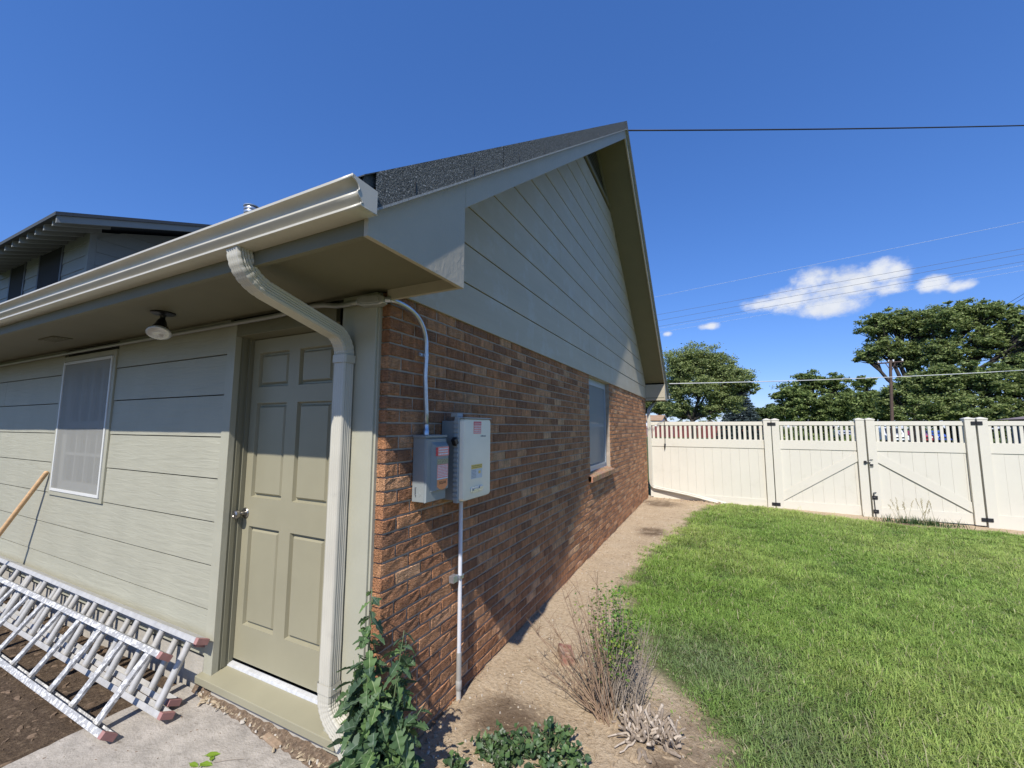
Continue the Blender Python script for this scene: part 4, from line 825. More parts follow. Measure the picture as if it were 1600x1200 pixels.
def tree(name, label, base, lobes, dist, trunk_r, cols, leaf=.16, dens=1.0, seed=1, fork=.35, group=None, sq=.8):
    """lobes given as (px, py, rx, ry) of the outline seen from the camera at that distance; depth of a lobe like its width"""
    r = random.Random(seed); base = np.array(base, float); T_ = thing(name, label, 'tree', tuple(base), group)
    L_ = []
    for px, py, rx, ry in lobes:
        off = r.uniform(-.5, .5); c = far(px, py, dist+off*rx*.05*dist/40)
        rw = np.linalg.norm(far(px+rx, py, dist)-far(px, py, dist)); rh = abs(far(px, py-ry, dist)[2]-far(px, py, dist)[2]); L_.append((c, rw, rh))
    tk = MB(); cents = []; sprd = []
    zf = base[2]+(max(c[2] for c, _, _ in L_)-base[2])*fork; fk = Vector((base[0]+r.uniform(-.2, .2), base[1], zf))
    tk.tube([base-np.array([0, 0, .3]), (base[0], base[1], base[2]+.3), (base[0]+.1, base[1], (base[2]+zf)/2), fk], [trunk_r*1.25, trunk_r, trunk_r*.85, trunk_r*.75], 9)
    for c, rw, rh in L_:
        C_ = Vector(c); mid = fk.lerp(C_, .5)+Vector((r.uniform(-.3, .3)*rw, r.uniform(-.3, .3)*rw, -.15*rh))
        tk.tube([fk-Vector((0, 0, .2)), fk.lerp(mid, .5)+Vector((0, 0, .1*rh)), mid, mid.lerp(C_, .6), C_], [trunk_r*.5, trunk_r*.42, trunk_r*.33, trunk_r*.24, trunk_r*.12], 6)
        k = int(min(150, max(26, 44*dens*rw*rh/1.1)))
        for q in range(k):
            d = np.array([r.gauss(0, 1), r.gauss(0, 1), r.gauss(0, 1)]); d /= np.linalg.norm(d); rad = r.random()**.5
            p = c+d*np.array([rw, rw, rh])*rad*1.05; cents.append(p); s_ = r.uniform(.10, .27)*min(rw, rh*1.3); sprd.append((s_*1.6, s_*1.6, s_*sq))
            P_ = Vector(p); st_ = mid.lerp(C_, r.uniform(.2, 1)); bend = st_.lerp(P_, .5)+Vector((0, 0, r.uniform(-.15, .2)*rh))
            tk.tube([st_, bend, P_], [trunk_r*.14, trunk_r*.09, trunk_r*.03], 4, False)
    to = tk.build('trunk', m_trunk, None, smooth=True); rel(to, T_)
    n_per = int(60*dens); V, F, C = leaves_np(np.array(cents), None, leaf*.85, int(n_per*1.3), np.array(sprd), cols, seed)
    rel(nmesh('crown', V, F, m_leaft, None, 'lcol', C), T_); return T_
G1 = [(.25, .30, .10), (.31, .37, .14), (.37, .42, .19), (.17, .22, .075)]
G2 = [(.18, .24, .072), (.235, .30, .095), (.29, .35, .13), (.11, .16, .05)]
G3 = [(.08, .13, .03), (.11, .16, .045), (.14, .18, .065), (.15, .17, .08)]
GRB = -.12
b = far(1083, 667, 50); tree('shade_tree', 'airy spreading tree left of the spruce, beyond the fence', (b[0], b[1], GRB), [(1062, 572, 30, 24), (1092, 562, 36, 26), (1120, 575, 30, 24), (1148, 592, 30, 22), (1170, 606, 20, 9), (1058, 605, 26, 20), (1095, 605, 32, 20), (1130, 618, 30, 18), (1060, 636, 22, 14), (1108, 640, 32, 15), (1145, 632, 18, 12)], 50, .30, G1, .115, 1.0, 11, .28)
b = far(1275, 667, 34); tree('leafy_tree', 'dense dark green tree left of the utility pole', (b[0], b[1], GRB), [(1235, 612, 28, 17), (1268, 596, 28, 16), (1300, 600, 28, 20), (1328, 618, 22, 26), (1262, 625, 36, 20), (1305, 635, 36, 22), (1232, 640, 30, 16), (1275, 655, 45, 16), (1330, 650, 24, 18), (1215, 618, 12, 6)], 34, .22, G2, .095, 1.35, 13, .2)
b = far(1432, 667, 46); tree('cottonwood_tree', 'tallest broad tree behind the utility pole, above the gates', (b[0], b[1], GRB), [(1366, 512, 30, 20), (1398, 504, 32, 22), (1440, 508, 36, 26), (1480, 500, 36, 26), (1520, 492, 36, 24), (1552, 486, 34, 20), (1588, 508, 34, 28), (1625, 520, 34, 34), (1355, 556, 26, 12), (1385, 545, 32, 18), (1430, 555, 32, 24), (1475, 550, 40, 28), (1545, 535, 40, 28), (1600, 560, 40, 30)], 46, .42, G2+G1, .115, 1.15, 17, .36)
b = far(1500, 667, 41); tree('shade_tree', 'low dense tree filling the gap behind the right gate', (b[0], b[1], GRB), [(1392, 625, 28, 22), (1425, 606, 32, 26), (1468, 598, 36, 30), (1510, 592, 36, 30), (1555, 600, 36, 32), (1600, 605, 36, 34), (1450, 640, 46, 24), (1510, 640, 46, 26), (1570, 645, 46, 22), (1610, 648, 40, 20), (1640, 620, 40, 40)], 41, .26, G2+G1, .11, 1.3, 19, .2)
b = far(1360, 667, 60); tree('shade_tree', 'low tree just left of the utility pole', (b[0], b[1], GRB), [(1352, 600, 18, 12), (1365, 628, 26, 20), (1345, 645, 28, 16), (1385, 645, 26, 18), (1410, 640, 22, 20)], 60, .2, G2, .15, 1.1, 23, .2)
b = far(1035, 667, 95); tree('background_tree', 'far rounded tree beside the house eave, behind the white houses', (b[0], b[1], GRB), [(1030, 636, 24, 10), (1052, 640, 24, 9), (1012, 632, 26, 12), (1075, 646, 20, 8)], 95, .3, G1, .24, 1.0, 29, .2)
b = far(1192, 667, 80); tree('background_tree', 'small olive tree between the spruce and the dark tree', (b[0], b[1], GRB), [(1188, 648, 16, 10), (1204, 642, 14, 10), (1215, 650, 16, 10)], 80, .2, G3, .2, 1.0, 31, .2)
def spruce(base, h, rad, seed):
    r = random.Random(seed); T_ = thing('blue_spruce', 'small blue-grey spruce behind the fence', 'tree', tuple(base)); rel(MB().tube([(base[0], base[1], base[2]-.2), (base[0], base[1], base[2]+h)], [.14, .02], 7).build('trunk', m_trunk, None), T_)
    cents = []; sp = []
    n = 22
    for k in range(n):
        t = k/(n-1); z_ = base[2]+.35+t*(h-.4); rr = rad*(1-t)**.85+.08; m_ = max(4, int(16*(1-t)+4))
        for q in range(m_):
            a_ = 2*math.pi*(q+r.random()*.7)/m_
            for e in (.45, .75, .98): cents.append((base[0]+math.cos(a_)*rr*e, base[1]+math.sin(a_)*rr*e, z_-rr*.18*e+r.uniform(-.05, .05))); sp.append((.30, .30, .13))
    V, F, C = leaves_np(np.array(cents), None, .15, 46, np.array(sp), [(.09, .125, .12), (.13, .165, .16), (.06, .09, .088)], seed, .3); rel(nmesh('crown', V, F, m_leaft, None, 'lcol', C), T_)
b = far(1158, 667, 62); spruce((b[0], b[1], GRB), 7.5, 3.1, 5)
# utility pole with wires
pb_ = far(1391, 667, 37); PT = far(1391, 563, 37)
up_ = thing('utility_pole', 'brown wooden utility pole with a crossarm beyond the gates', 'pole', (pb_[0], pb_[1], GRB)); m_pole = mat('pole_wood', (.10, .068, .052), .9, .2, 4)
rel(MB().tube([(pb_[0], pb_[1], GRB-.3), (PT[0], PT[1], PT[2])], [.105, .08], 10).build('pole_shaft', m_pole, None, smooth=50), up_)
a1 = far(1371, 567, 37); a2 = far(1412, 566, 37); zA = (a1[2]+a2[2])/2
rel(MB().tube([(a1[0], a1[1], zA), (a2[0], a2[1], zA)], .05, 6).build('crossarm', m_pole, None), up_)
for t in (.04, .45, .62, .96):
    p = a1+(a2-a1)*t; rel(MB().lathe([(.02, 0), (.05, .02), (.04, .06), (.06, .09), (.03, .14)], 8, Matrix.Translation((p[0], p[1], zA+.045))).build('insulator', m_white, None), up_)
for t in (.3, .7): p = a1+(a2-a1)*t; rel(MB().tube([(p[0], p[1], zA), (PT[0], PT[1], zA-.6)], .025, 5).build('arm_brace', m_pole, None), up_)
def wire(label, p, q, rad, m, sag=.2, group=None, n=24):
    p, q = Vector(p), Vector(q); pts = [p.lerp(q, k/n)-Vector((0, 0, sag*4*(k/n)*(1-k/n))) for k in range(n+1)]
    return tag(MB().tube(pts, rad, 6).build('overhead_wire', m, None, smooth=True), label, 'wire', group)
wb = mat('black_cable', (.02, .02, .025), .6, 0); wg = mat('pale_cable', (.55, .55, .53), .5, .05); wd = mat('grey_cable', (.10, .11, .13), .6, 0)
wire('thick dark service cable running from the roof peak to the right', (XO+.02, 4.42, 6.12), far(2250, 165, 26), .011, wb, .16)
MB().tube([(XO-.01, YR, 6.08), (XO+.03, 4.42, 6.12)], .006, 6).build('cable_bracket', m_galv, H)
wire('pale cable running low from the far eave across the trees', (.50, 9.25, 2.70), far(2100, 530, 34), .012, wg, .30)
for (y0, y1, lab) in ((487, 376, 'highest of the three dark power lines crossing the cloud'), (497, 384, 'middle of the three dark power lines crossing the cloud'), (505, 397, 'lowest of the three dark power lines crossing the cloud')):
    wire(lab, far(700, y0+64, 60), far(2000, y1-60, 60), .014, wd, .0, 'dark power lines crossing the cloud')
wire('faint pale power line above the cloud', far(700, 530, 80), far(2000, 265, 80), .016, mat('faint_cable', (.45, .50, .56), .5, 0), .0)
for (y0, y1, lab) in ((512, 413, 'upper faint power line below the cloud'), (518, 422, 'lower faint power line below the cloud')): wire(lab, far(700, y0+58, 90), far(2000, y1-68, 90), .014, mat('faint_cable', (.45, .50, .56)), .0, 'faint power lines below the cloud')
for (y0, lab) in ((476, 'upper short dark wire at the right edge above the tall tree'), (482, 'lower short dark wire at the right edge above the tall tree')): wire(lab, far(1572, y0, 52), far(1900, y0-200, 30), .014, wb, .0, 'wires above the tall tree')
# houses, red fence, cars beyond
def hut(name, label, px0, px1, d, zw, zr, mw_, mr_, gable_front, depth=8):
    a = far(px0, 667, d); c = far(px1, 667, d); x0, x1, y0 = a[0], c[0], (a[1]+c[1])/2; Hh = thing(name, label, 'house', ((x0+x1)/2, y0, GRB)); y1 = y0+depth
    w_ = MB(); xm = (x0+x1)/2; ym = (y0+y1)/2
    if gable_front: w_.prism([(x0, GRB-.3), (x1, GRB-.3), (x1, zw), (xm, zr-.12), (x0, zw)], y0, y1, 'y')
    else: w_.prism([(y0, GRB-.3), (y1, GRB-.3), (y1, zw), (ym, zr-.12), (y0, zw)], x0, x1, 'x')
    rel(w_.build('wall', mw_, None), Hh); r_ = MB(); o = .35
    if gable_front:
        sl = (zr-zw)/(xm-x0)
        for s in (-1, 1): xe = xm+s*(xm-x0+o); r_.prism([(xe, zw-sl*o), (xe, zw-sl*o+.12), (xm, zr+.02), (xm, zr-.10)], y0-o, y1+o, 'y')
    else:
        sl = (zr-zw)/(ym-y0)
        for s in (-1, 1): ye = ym+s*(ym-y0+o); r_.prism([(ye, zw-sl*o), (ye, zw-sl*o+.12), (ym, zr+.02), (ym, zr-.10)], x0-o, x1+o, 'x')
    rel(r_.build('roof', mr_, None), Hh)
    for t in (.3, .68):
        xc = x0+(x1-x0)*t; rel(MB().box(xc-.45, xc+.45, y0-.03, y0+.02, 1.0+GRB, 2.2+GRB).build('window', m_glass, None), Hh); rel(MB().box(xc-.55, xc+.55, y0-.02, y0+.01, .9+GRB, 1.0+GRB).build('window_sill', m_white, None), Hh)
    return Hh
mwh = mat('white_house_wall', (.72, .73, .74), .7, .04); mrt = mat('tan_roof', (.36, .235, .14), .9, .15, 2); mrb = mat('brown_roof', (.22, .17, .12), .9, .15, 2); mrg = mat('mauve_grey_roof', (.20, .165, .16), .9, .12, 3)
hut('neighbour_house', 'white house with tan roof beside the far downspout', 985, 1033, 78, 2.9, 3.9, mwh, mrt, False)
hut('neighbour_house', 'small white gabled house right of the tan roofed house', 1030, 1046, 74, 1.9, 2.75, mwh, mrb, True)
hut('neighbour_house', 'long low house with brown roof under the airy tree', 1046, 1082, 84, 2.0, 2.75, mat('beige_wall', (.5, .44, .36), .8, .05), mrb, False)
hut('neighbour_house', 'white gabled house peeking over the fence below the airy tree', 1098, 1122, 80, 2.0, 3.1, mwh, mrb, True)
def hip_garage():
    a = far(1557, 667, 28); e0 = far(1557, 656, 28)[2]; Hh = thing('grey_garage', 'low building with mauve-grey roof at the right edge behind the fence', 'garage', (a[0]+3, a[1]-2.5, GRB)); x0, x1, y0, y1 = a[0], a[0]+9, a[1]-5.5, a[1]
    rel(MB().box(x0+.3, x1-.3, y0+.3, y1-.3, GRB-.3, e0+.02).build('wall', mat('slate_wall', (.11, .115, .125), .8, .06), None), Hh)
    xm0, xm1, ym, zr = x0+2.75, x1-2.75, (y0+y1)/2, e0+.62; q = MB(); q.add([(x0, y0, e0), (x1, y0, e0), (x1, y1, e0), (x0, y1, e0), (xm0, ym, zr), (xm1, ym, zr)], [(0, 1, 5, 4), (1, 2, 5), (2, 3, 4, 5), (3, 0, 4), (3, 2, 1, 0)]); rel(q.build('roof', mrg, None), Hh)
    for t in (.25, .7): xc = x0+(x1-x0)*t; rel(MB().box(xc-.5, xc+.5, y0+.26, y0+.31, .9, 1.6).build('window', m_glass, None), Hh)
hip_garage()
def redfence():
    a = far(1005, 667, 74); c = far(1196, 667, 74); R_ = thing('red_fence', 'long rust red board fence far beyond the vinyl fence', 'fence', ((a[0]+c[0])/2, a[1], GRB)); mr_ = mat('rust_red_boards', (.17, .045, .04), .8, .25, 1.2)
    x = a[0]
    while x < c[0]:
        rel(MB().box(x+.02, x+.58, a[1]-.02, a[1]+.02, GRB, GRB+1.95+random.uniform(-.03, .03)).build('fence_board', mr_, None), R_); x += .6
    for z_ in (.35, 1.5): rel(MB().box(a[0], c[0], a[1]+.021, a[1]+.10, GRB+z_, GRB+z_+.1).build('rail', mr_, None), R_)
redfence()
def car(label, px, d, wdt, col, tall):
    c = far(px, 667, d); K = thing('parked_car', label, 'car', (c[0], c[1], GRB), 'cars parked beyond the gates'); X, Y, Z = c[0], c[1], GRB; h = wdt/2; Hc = 1.85 if tall else 1.45; L_ = 4.6
    mp = mat('car_paint_%d' % px, col, .25, .02, 2, coat=.6, spec=.5)
    s_ = [(0, .35), (.0, .75), (.12, .92), (1.15, 1.05), (1.85, Hc-.05), (2.2, Hc), (3.7 if not tall else 4.3, Hc-.02), (4.35 if not tall else 4.5, 1.0), (L_, .9), (L_, .35)]
    def ring(k, z0): return [(X+k, Y+y_, Z+z_) for y_, z_ in s_]
    V = []; n = len(s_)
    for k, ins in ((-h, 1), (-h+.12, 0), (h-.12, 0), (h, 1)):
        for y_, z_ in s_:
            t = max(0, (z_-1.0)/(Hc-1.0)); kk = k*(1-.18*t); V.append((X+kk, Y+y_+(.04 if ins and y_ < 1 else 0), Z+z_-(.05*ins if z_ > .9 else 0)))
    q = MB(); q.add(V, [(i*n+j, (i+1)*n+j, (i+1)*n+(j+1) % n, i*n+(j+1) % n) for i in range(3) for j in range(n)]+[tuple(range(n)), tuple(range(4*n-1, 3*n-1, -1))]); rel(q.build('body', mp, None, smooth=35), K)
    f = h*.80; rel(MB().add([(X-f, Y+1.16, Z+1.09), (X+f, Y+1.16, Z+1.09), (X+f*.86, Y+1.80, Z+Hc-.10), (X-f*.86, Y+1.80, Z+Hc-.10), (X-f, Y+1.22, Z+1.06), (X+f, Y+1.22, Z+1.06), (X+f*.86, Y+1.86, Z+Hc-.13), (X-f*.86, Y+1.86, Z+Hc-.13)], [(0, 1, 2, 3), (7, 6, 5, 4), (0, 4, 5, 1), (1, 5, 6, 2), (2, 6, 7, 3), (3, 7, 4, 0)]).build('windscreen', m_glass, None), K)
    rel(MB().box(X-h*.55, X+h*.55, Y-.02, Y+.03, Z+.55, Z+.72).build('grille', m_black, None), K); rel(MB().box(X-h*.95, X+h*.95, Y-.05, Y+.05, Z+.34, Z+.50).build('bumper', m_galv if tall else mp, None, bev=.03), K)
    for s in (-1, 1):
        rel(MB().box(X+s*h*.78-.16, X+s*h*.78+.16, Y-.015, Y+.04, Z+.62, Z+.78).build('headlight', m_white, None, bev=.02), K)
        rel(MB().box(X+s*(h+.08)-.09, X+s*(h+.08)+.09, Y+1.3, Y+1.4, Z+.98, Z+1.12).build('door_mirror', mp, None, bev=.02), K)
        for yy in (.85, 3.7):
            wq = MB().lathe([(.20, -.11), (.33, -.11), (.34, -.07), (.34, .07), (.33, .11), (.20, .11)], 18, Matrix.Translation((X+s*(h-.12), Y+yy, Z+.34)) @ Matrix.Rotation(math.pi/2, 4, 'Y')).build('wheel', m_black, None, smooth=40); rel(wq, K)
            MB().lathe([(.02, -.115), (.19, -.115), (.20, -.10), (.20, .10), (.19, .115), (.02, .115)], 14, Matrix.Translation((X+s*(h-.12), Y+yy, Z+.34)) @ Matrix.Rotation(math.pi/2, 4, 'Y')).build('rim', m_galv, wq).matrix_parent_inverse = wq.matrix_world.inverted()
car('white tall car seen through the right gate pickets', 1402, 66, 1.95, (.70, .71, .72), True); car('red car seen through the right gate pickets', 1440, 68, 1.85, (.30, .02, .03), False); car('blue car seen through the right gate pickets', 1474, 72, 1.75, (.03, .07, .32), False); car('pale car seen through the left gate pickets', 1325, 70, 1.8, (.42, .42, .40), False)
def hedge(name, label, px0, px1, d, h, seed, cols):
    a = far(px0, 667, d); c = far(px1, 667, d); r = np.random.default_rng(seed); n = int(abs(c[0]-a[0])*7); t = r.random(n); cents = np.stack([a[0]+(c[0]-a[0])*t, a[1]+(c[1]-a[1])*t+r.normal(0, .4, n), GRB+h*r.random(n)*(.75+.25*np.sin(t*37))], 1)
    V, F, C = leaves_np(cents, None, .15, 70, np.tile([.5, .5, .35], (n, 1)), cols, seed); o = nmesh(name, V, F, m_leaft, None, 'lcol', C, 'stuff'); tag(o, label, 'hedge')
hedge('hedge', 'far green tree line below the airy tree', 1000, 1230, 120, 6.8, 47, G1); hedge('hedge', 'dark leafy hedge behind the parked cars', 1180, 1700, 78, 2.6, 41, G2); hedge('hedge', 'green growth at the foot of the dark tree behind the left gate', 1205, 1345, 33, 1.6, 43, G2)
# ------------------------------------------------------------------ lawn
def lawn():
    r = np.random.default_rng(5); N0 = 1700000; x = r.uniform(.45, 10.4, N0); y = r.uniform(-.6, 8.72, N0)
    px_d = np.stack([x-CAM[0], y-CAM[1], np.full(N0, -1.62)], 1); dep = px_d@FW; px = 800+FPX*(px_d@RT)/np.maximum(dep, .1); py = 600-FPX*(px_d@UP)/np.maximum(dep, .1)
    ok = (dep > .25) & (px < 2600) & (py < 1700) & (px > 850); x, y, dep = x[ok], y[ok], dep[ok]
    seen = (px[ok] < 1720) & (py[ok] < 1330); keep = r.random(len(x)) < np.clip(3.4/dep, .30, 1.0)*np.where(seen, .95, .42); x, y = x[keep], y[keep]
    cl = np.array([noise.noise((a*3.1, b_*3.1, 2.2))+.6*noise.noise((a*9, b_*9, 7.)) for a, b_ in zip(x, y)]); big = np.array([noise.noise((a*.55, b_*.55, 9.)) for a, b_ in zip(x, y)])
    sd = lawn_sd(x, y)+.17*cl+.05*r.normal(size=len(x))
    p = np.clip((sd+.10)/.22, 0, 1)*np.clip(.75+.6*cl, .25, 1)
    worn = np.exp(-(((x-1.3)/.5)**2+((y-1.75)/.42)**2)); worn = np.maximum(worn, .8*np.exp(-(((x-1.75)/.35)**2+((y-1.1)/.4)**2))); p *= 1-.45*worn
    near_f = np.clip((8.6-y)/.35, 0.12, 1); p *= np.where(x > 2.3, near_f, 1)
    k = r.random(len(x)) < p; x, y, cl, sd, big, worn = x[k], y[k], cl[k], sd[k], big[k], worn[k]
    # stray tufts on the dirt and at the fence foot
    n = len(x); dist = np.hypot(x-CAM[0], y-CAM[1])
    h = (.060+.024*cl+.020*big)*r.uniform(.5, 1.4, n)*np.clip(.45+sd*2.2, .4, 1)*(1-.35*worn); h = np.clip(h, .012, .14); tall = r.random(n) < .012; h = np.where(tall, h*1.9, h)
    wd_ = r.uniform(.0009, .0020, n)*(1+dist*.17); az = r.uniform(0, 2*np.pi, n); lean = r.uniform(.35, 1.5, n)*h*1.1; dirx = np.cos(az)*.75+.35+.5*big; diry = np.sin(az)*.75+.25; nn = np.hypot(dirx, diry)+1e-6; dirx /= nn; diry /= nn
    z = np.array([hz(a, b_) for a, b_ in zip(x, y)])-.004
    sx, sy = -diry*wd_, dirx*wd_
    V = np.empty((n, 5, 3)); V[:, 0] = np.stack([x-sx, y-sy, z], 1); V[:, 1] = np.stack([x+sx, y+sy, z], 1)
    mx, my, mz = x+dirx*lean*.40, y+diry*lean*.40, z+h*np.clip(.70-.18*lean/h, .38, .7); V[:, 2] = np.stack([mx+sx*.8, my+sy*.8, mz], 1); V[:, 3] = np.stack([mx-sx*.8, my-sy*.8, mz], 1); V[:, 4] = np.stack([x+dirx*lean, y+diry*lean, z+h*np.clip(1.05-.42*lean/h, .32, 1)], 1)
    i0 = np.arange(n)*5; F = np.concatenate([np.stack([i0, i0+1, i0+2], 1), np.stack([i0, i0+2, i0+3], 1), np.stack([i0+3, i0+2, i0+4], 1)])
    base = np.array([.225, .36, .07]); yel = np.array([.40, .48, .135]); dry = np.array([.46, .42, .24]); dk = np.array([.10, .20, .042]); t = np.clip(.42+.75*big+.28*r.normal(size=n)+.10*(x-3), 0, 1)[:, None]
    C = base*(1-t)+yel*t; t2 = np.clip(-.1-cl*.9, 0, .7)[:, None]; C = C*(1-t2)+dk*t2; isd = (r.random(n) < (.045+.14*worn+.05*np.clip(big, 0, 1)))[:, None]; C = np.where(isd, dry, C); C *= r.uniform(.75, 1.25, (n, 1)); gb = np.clip(worn*.6, 0, .6)[:, None]; C = C*(1-gb)+np.array([.17, .215, .13])*gb
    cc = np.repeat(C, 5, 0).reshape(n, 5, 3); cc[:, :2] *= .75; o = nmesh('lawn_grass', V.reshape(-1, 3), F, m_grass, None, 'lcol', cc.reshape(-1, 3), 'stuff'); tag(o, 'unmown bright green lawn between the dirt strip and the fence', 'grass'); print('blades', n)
lawn()
# ------------------------------------------------------------------ weeds and garden debris
def lobed_leaf(seed, L_=.13, W_=.045, lobes=4):
    r = random.Random(seed); n = 22; left = []; right = []; mid = []
    for k in range(n+1):
        t = k/n; env = math.sin(math.pi*min(1, t*.92+.06))**.7*(.55+.6*t if t < .75 else 1.0*(1-(t-.75)*1.6)); lob = .30+.70*abs(math.sin(math.pi*lobes*(t+.04)))**.8
        w_ = W_*max(.04, env*lob); x_ = t*L_; curl = -.30*L_*t*t; back = .014*abs(math.cos(math.pi*lobes*(t+.04)))
        mid.append((x_, 0, curl)); left.append((x_+back, w_*r.uniform(.85, 1.1), curl+w_*.35)); right.append((x_+back, -w_*r.uniform(.85, 1.1), curl+w_*.35))
    V = []; F = []; C = []
    for k in range(n+1):
        for p, c in ((left[k], (1, 1, 1)), (tuple(np.array(mid[k])*.90+np.array(left[k])*.10), (1, 1, 1)), (mid[k], (3.2, 2.3, 3.4)), (tuple(np.array(mid[k])*.90+np.array(right[k])*.10), (1, 1, 1)), (right[k], (1, 1, 1))): V.append(p); C.append(c)
    for k in range(n):
        for j in range(4): F.append((k*5+j, k*5+j+1, k*5+5+j+1, k*5+5+j))
    return np.array(V), np.array(F), np.array(C)
LEAFM = []
for s in range(8):
    V, F, C = lobed_leaf(s, .135, .050, 3+s % 3); base = np.array([(.085, .15, .065), (.105, .18, .07), (.075, .13, .068), (.13, .22, .07)][s % 4]); o = nmesh('leaf', V, F, m_leaf, None, 'lcol', C*base, smooth=True); LEAFM.append(o.data); bpy.data.objects.remove(o)
def weed(label, x, y, specs, seed):
    r = random.Random(seed); z0 = hz(x, y); W_ = thing('lettuce_weed', label, 'weed', (x, y, z0)); st_ = MB()
    for (dx, dy, hgt, nl, lsz) in specs:
        bx, by = r.uniform(-.05, .05), r.uniform(-.05, .05); pts = [Vector((bx+dx*t**1.4, by+dy*t**1.4, hgt*t)) for t in [k/8 for k in range(9)]]; st_.tube(pts, [.007*(1-.75*k/8) for k in range(9)], 7)
        for k in range(nl):
            t = .06+.94*(k+r.random()*.6)/nl; f = min(7, int(t*8)); P_ = pts[f].lerp(pts[f+1], t*8-f); a_ = k*2.4+r.uniform(-.5, .5); s_ = lsz*(1.15-.72*t**1.5)*r.uniform(.7, 1.15)
            inst('leaf', LEAFM[r.randrange(8)], W_, P_, (r.uniform(-.6, .6), r.uniform(-.35, 1.05), a_), (s_, s_, s_))
    so_ = st_.build('stem', mat('green_stem', (.10, .14, .06), .6, .15, 20), W_, smooth=True)
weed('tall lobed-leaf weed growing at the brick corner by the downspout', .10, -.10, [(-.01, .02, .90, 44, .95), (.05, .05, .72, 38, 1.05), (-.13, .0, .56, 30, 1.05), (.10, -.04, .54, 34, 1.1), (.16, .08, .40, 26, 1.0), (-.03, -.12, .46, 30, 1.15), (.02, .10, .62, 30, .95), (.2, -.06, .32, 22, 1.0), (.06, -.1, .36, 26, 1.1), (-.18, -.04, .40, 24, 1.0), (.13, .02, .50, 28, 1.0), (.0, .04, .78, 34, .95), (-.07, .03, .60, 28, 1.0)], 4)
def round_weed(label, x, y, rx, ry, n, seed, pale):
    r = random.Random(seed); W_ = thing('ground_weed', label, 'weed', (x, y, hz(x, y))); V = []; F = []; C = []; st_ = MB()
    stems = []
    for k in range(max(5, n//14)):
        a_ = r.uniform(0, 2*math.pi); q = math.sqrt(r.random())*1.05; stems.append((rx*q*math.cos(a_), ry*q*math.sin(a_), (.135-.07*q)*r.uniform(.35, 1.25)))
    for k in range(n):
        sx_, sy_, sh = r.choice(stems); t_ = r.random()**.7; px, py = sx_*(.55+.45*t_)+r.gauss(0, .016), sy_*(.55+.45*t_)+r.gauss(0, .016); hh = max(.006, sh*t_+r.gauss(0, .008)); top = np.array([px, py, hh]); ty = r.random() < pale*(.3+t_*1.2)
        if k % 3 == 0: st_.tube([(px*.5, py*.5, -.01), (px*.8, py*.8, hh*.6), tuple(top)], .0018, 4, False)
        m_ = 7; s_ = r.uniform(.009, .0165)*(.6 if ty else 1); nrm = Vector((r.gauss(0, .7), r.gauss(-.2, .7), 1)).normalized(); u_ = nrm.orthogonal().normalized(); v_ = nrm.cross(u_); ro = r.uniform(0, 6.28); U = u_*math.cos(ro)+v_*math.sin(ro); Vv = nrm.cross(U)
        b0 = len(V); c = np.array([(.075, .135, .05), (.09, .16, .055), (.06, .115, .05), (.11, .18, .06)][r.randrange(4)])*r.uniform(.65, 1.3) if not ty else np.array((.27, .31, .22))
        V.append(tuple(top)); C.append(c*1.15)
        for j in range(m_):
            an = 2*math.pi*j/m_; rr = s_*(1.5 if j == 0 else (1.05 if j in (2, 5) else .8))*(.85 if ty else 1)*r.uniform(.85, 1.15); p = Vector(top)+U*math.cos(an)*rr*1.15+Vv*math.sin(an)*rr+nrm*(.004); V.append(tuple(p)); C.append(c)
        for j in range(m_): F.append((b0, b0+1+j, b0+1+(j+1) % m_))
    o = nmesh('foliage', np.array(V), np.array(F), m_leaf, W_, 'lcol', np.array(C), 'stuff'); st_.build('stem', mat('green_stem', (.10, .14, .06)), W_)
round_weed('low round-leaved weed patch at the bottom edge, right part', .66, .50, .20, .17, 420, 3, .10)
round_weed('pale tipped weed clump between the lettuce weed and the round-leaved patch', .40, .40, .09, .08, 190, 5, .4)
round_weed('round-leaved weed at the bottom edge between the pale clump and right patch', .50, .36, .13, .10, 190, 9, .2)
round_weed('small shaded weed in the shadow of the tall weed', .30, .22, .05, .05, 60, 7, .3)
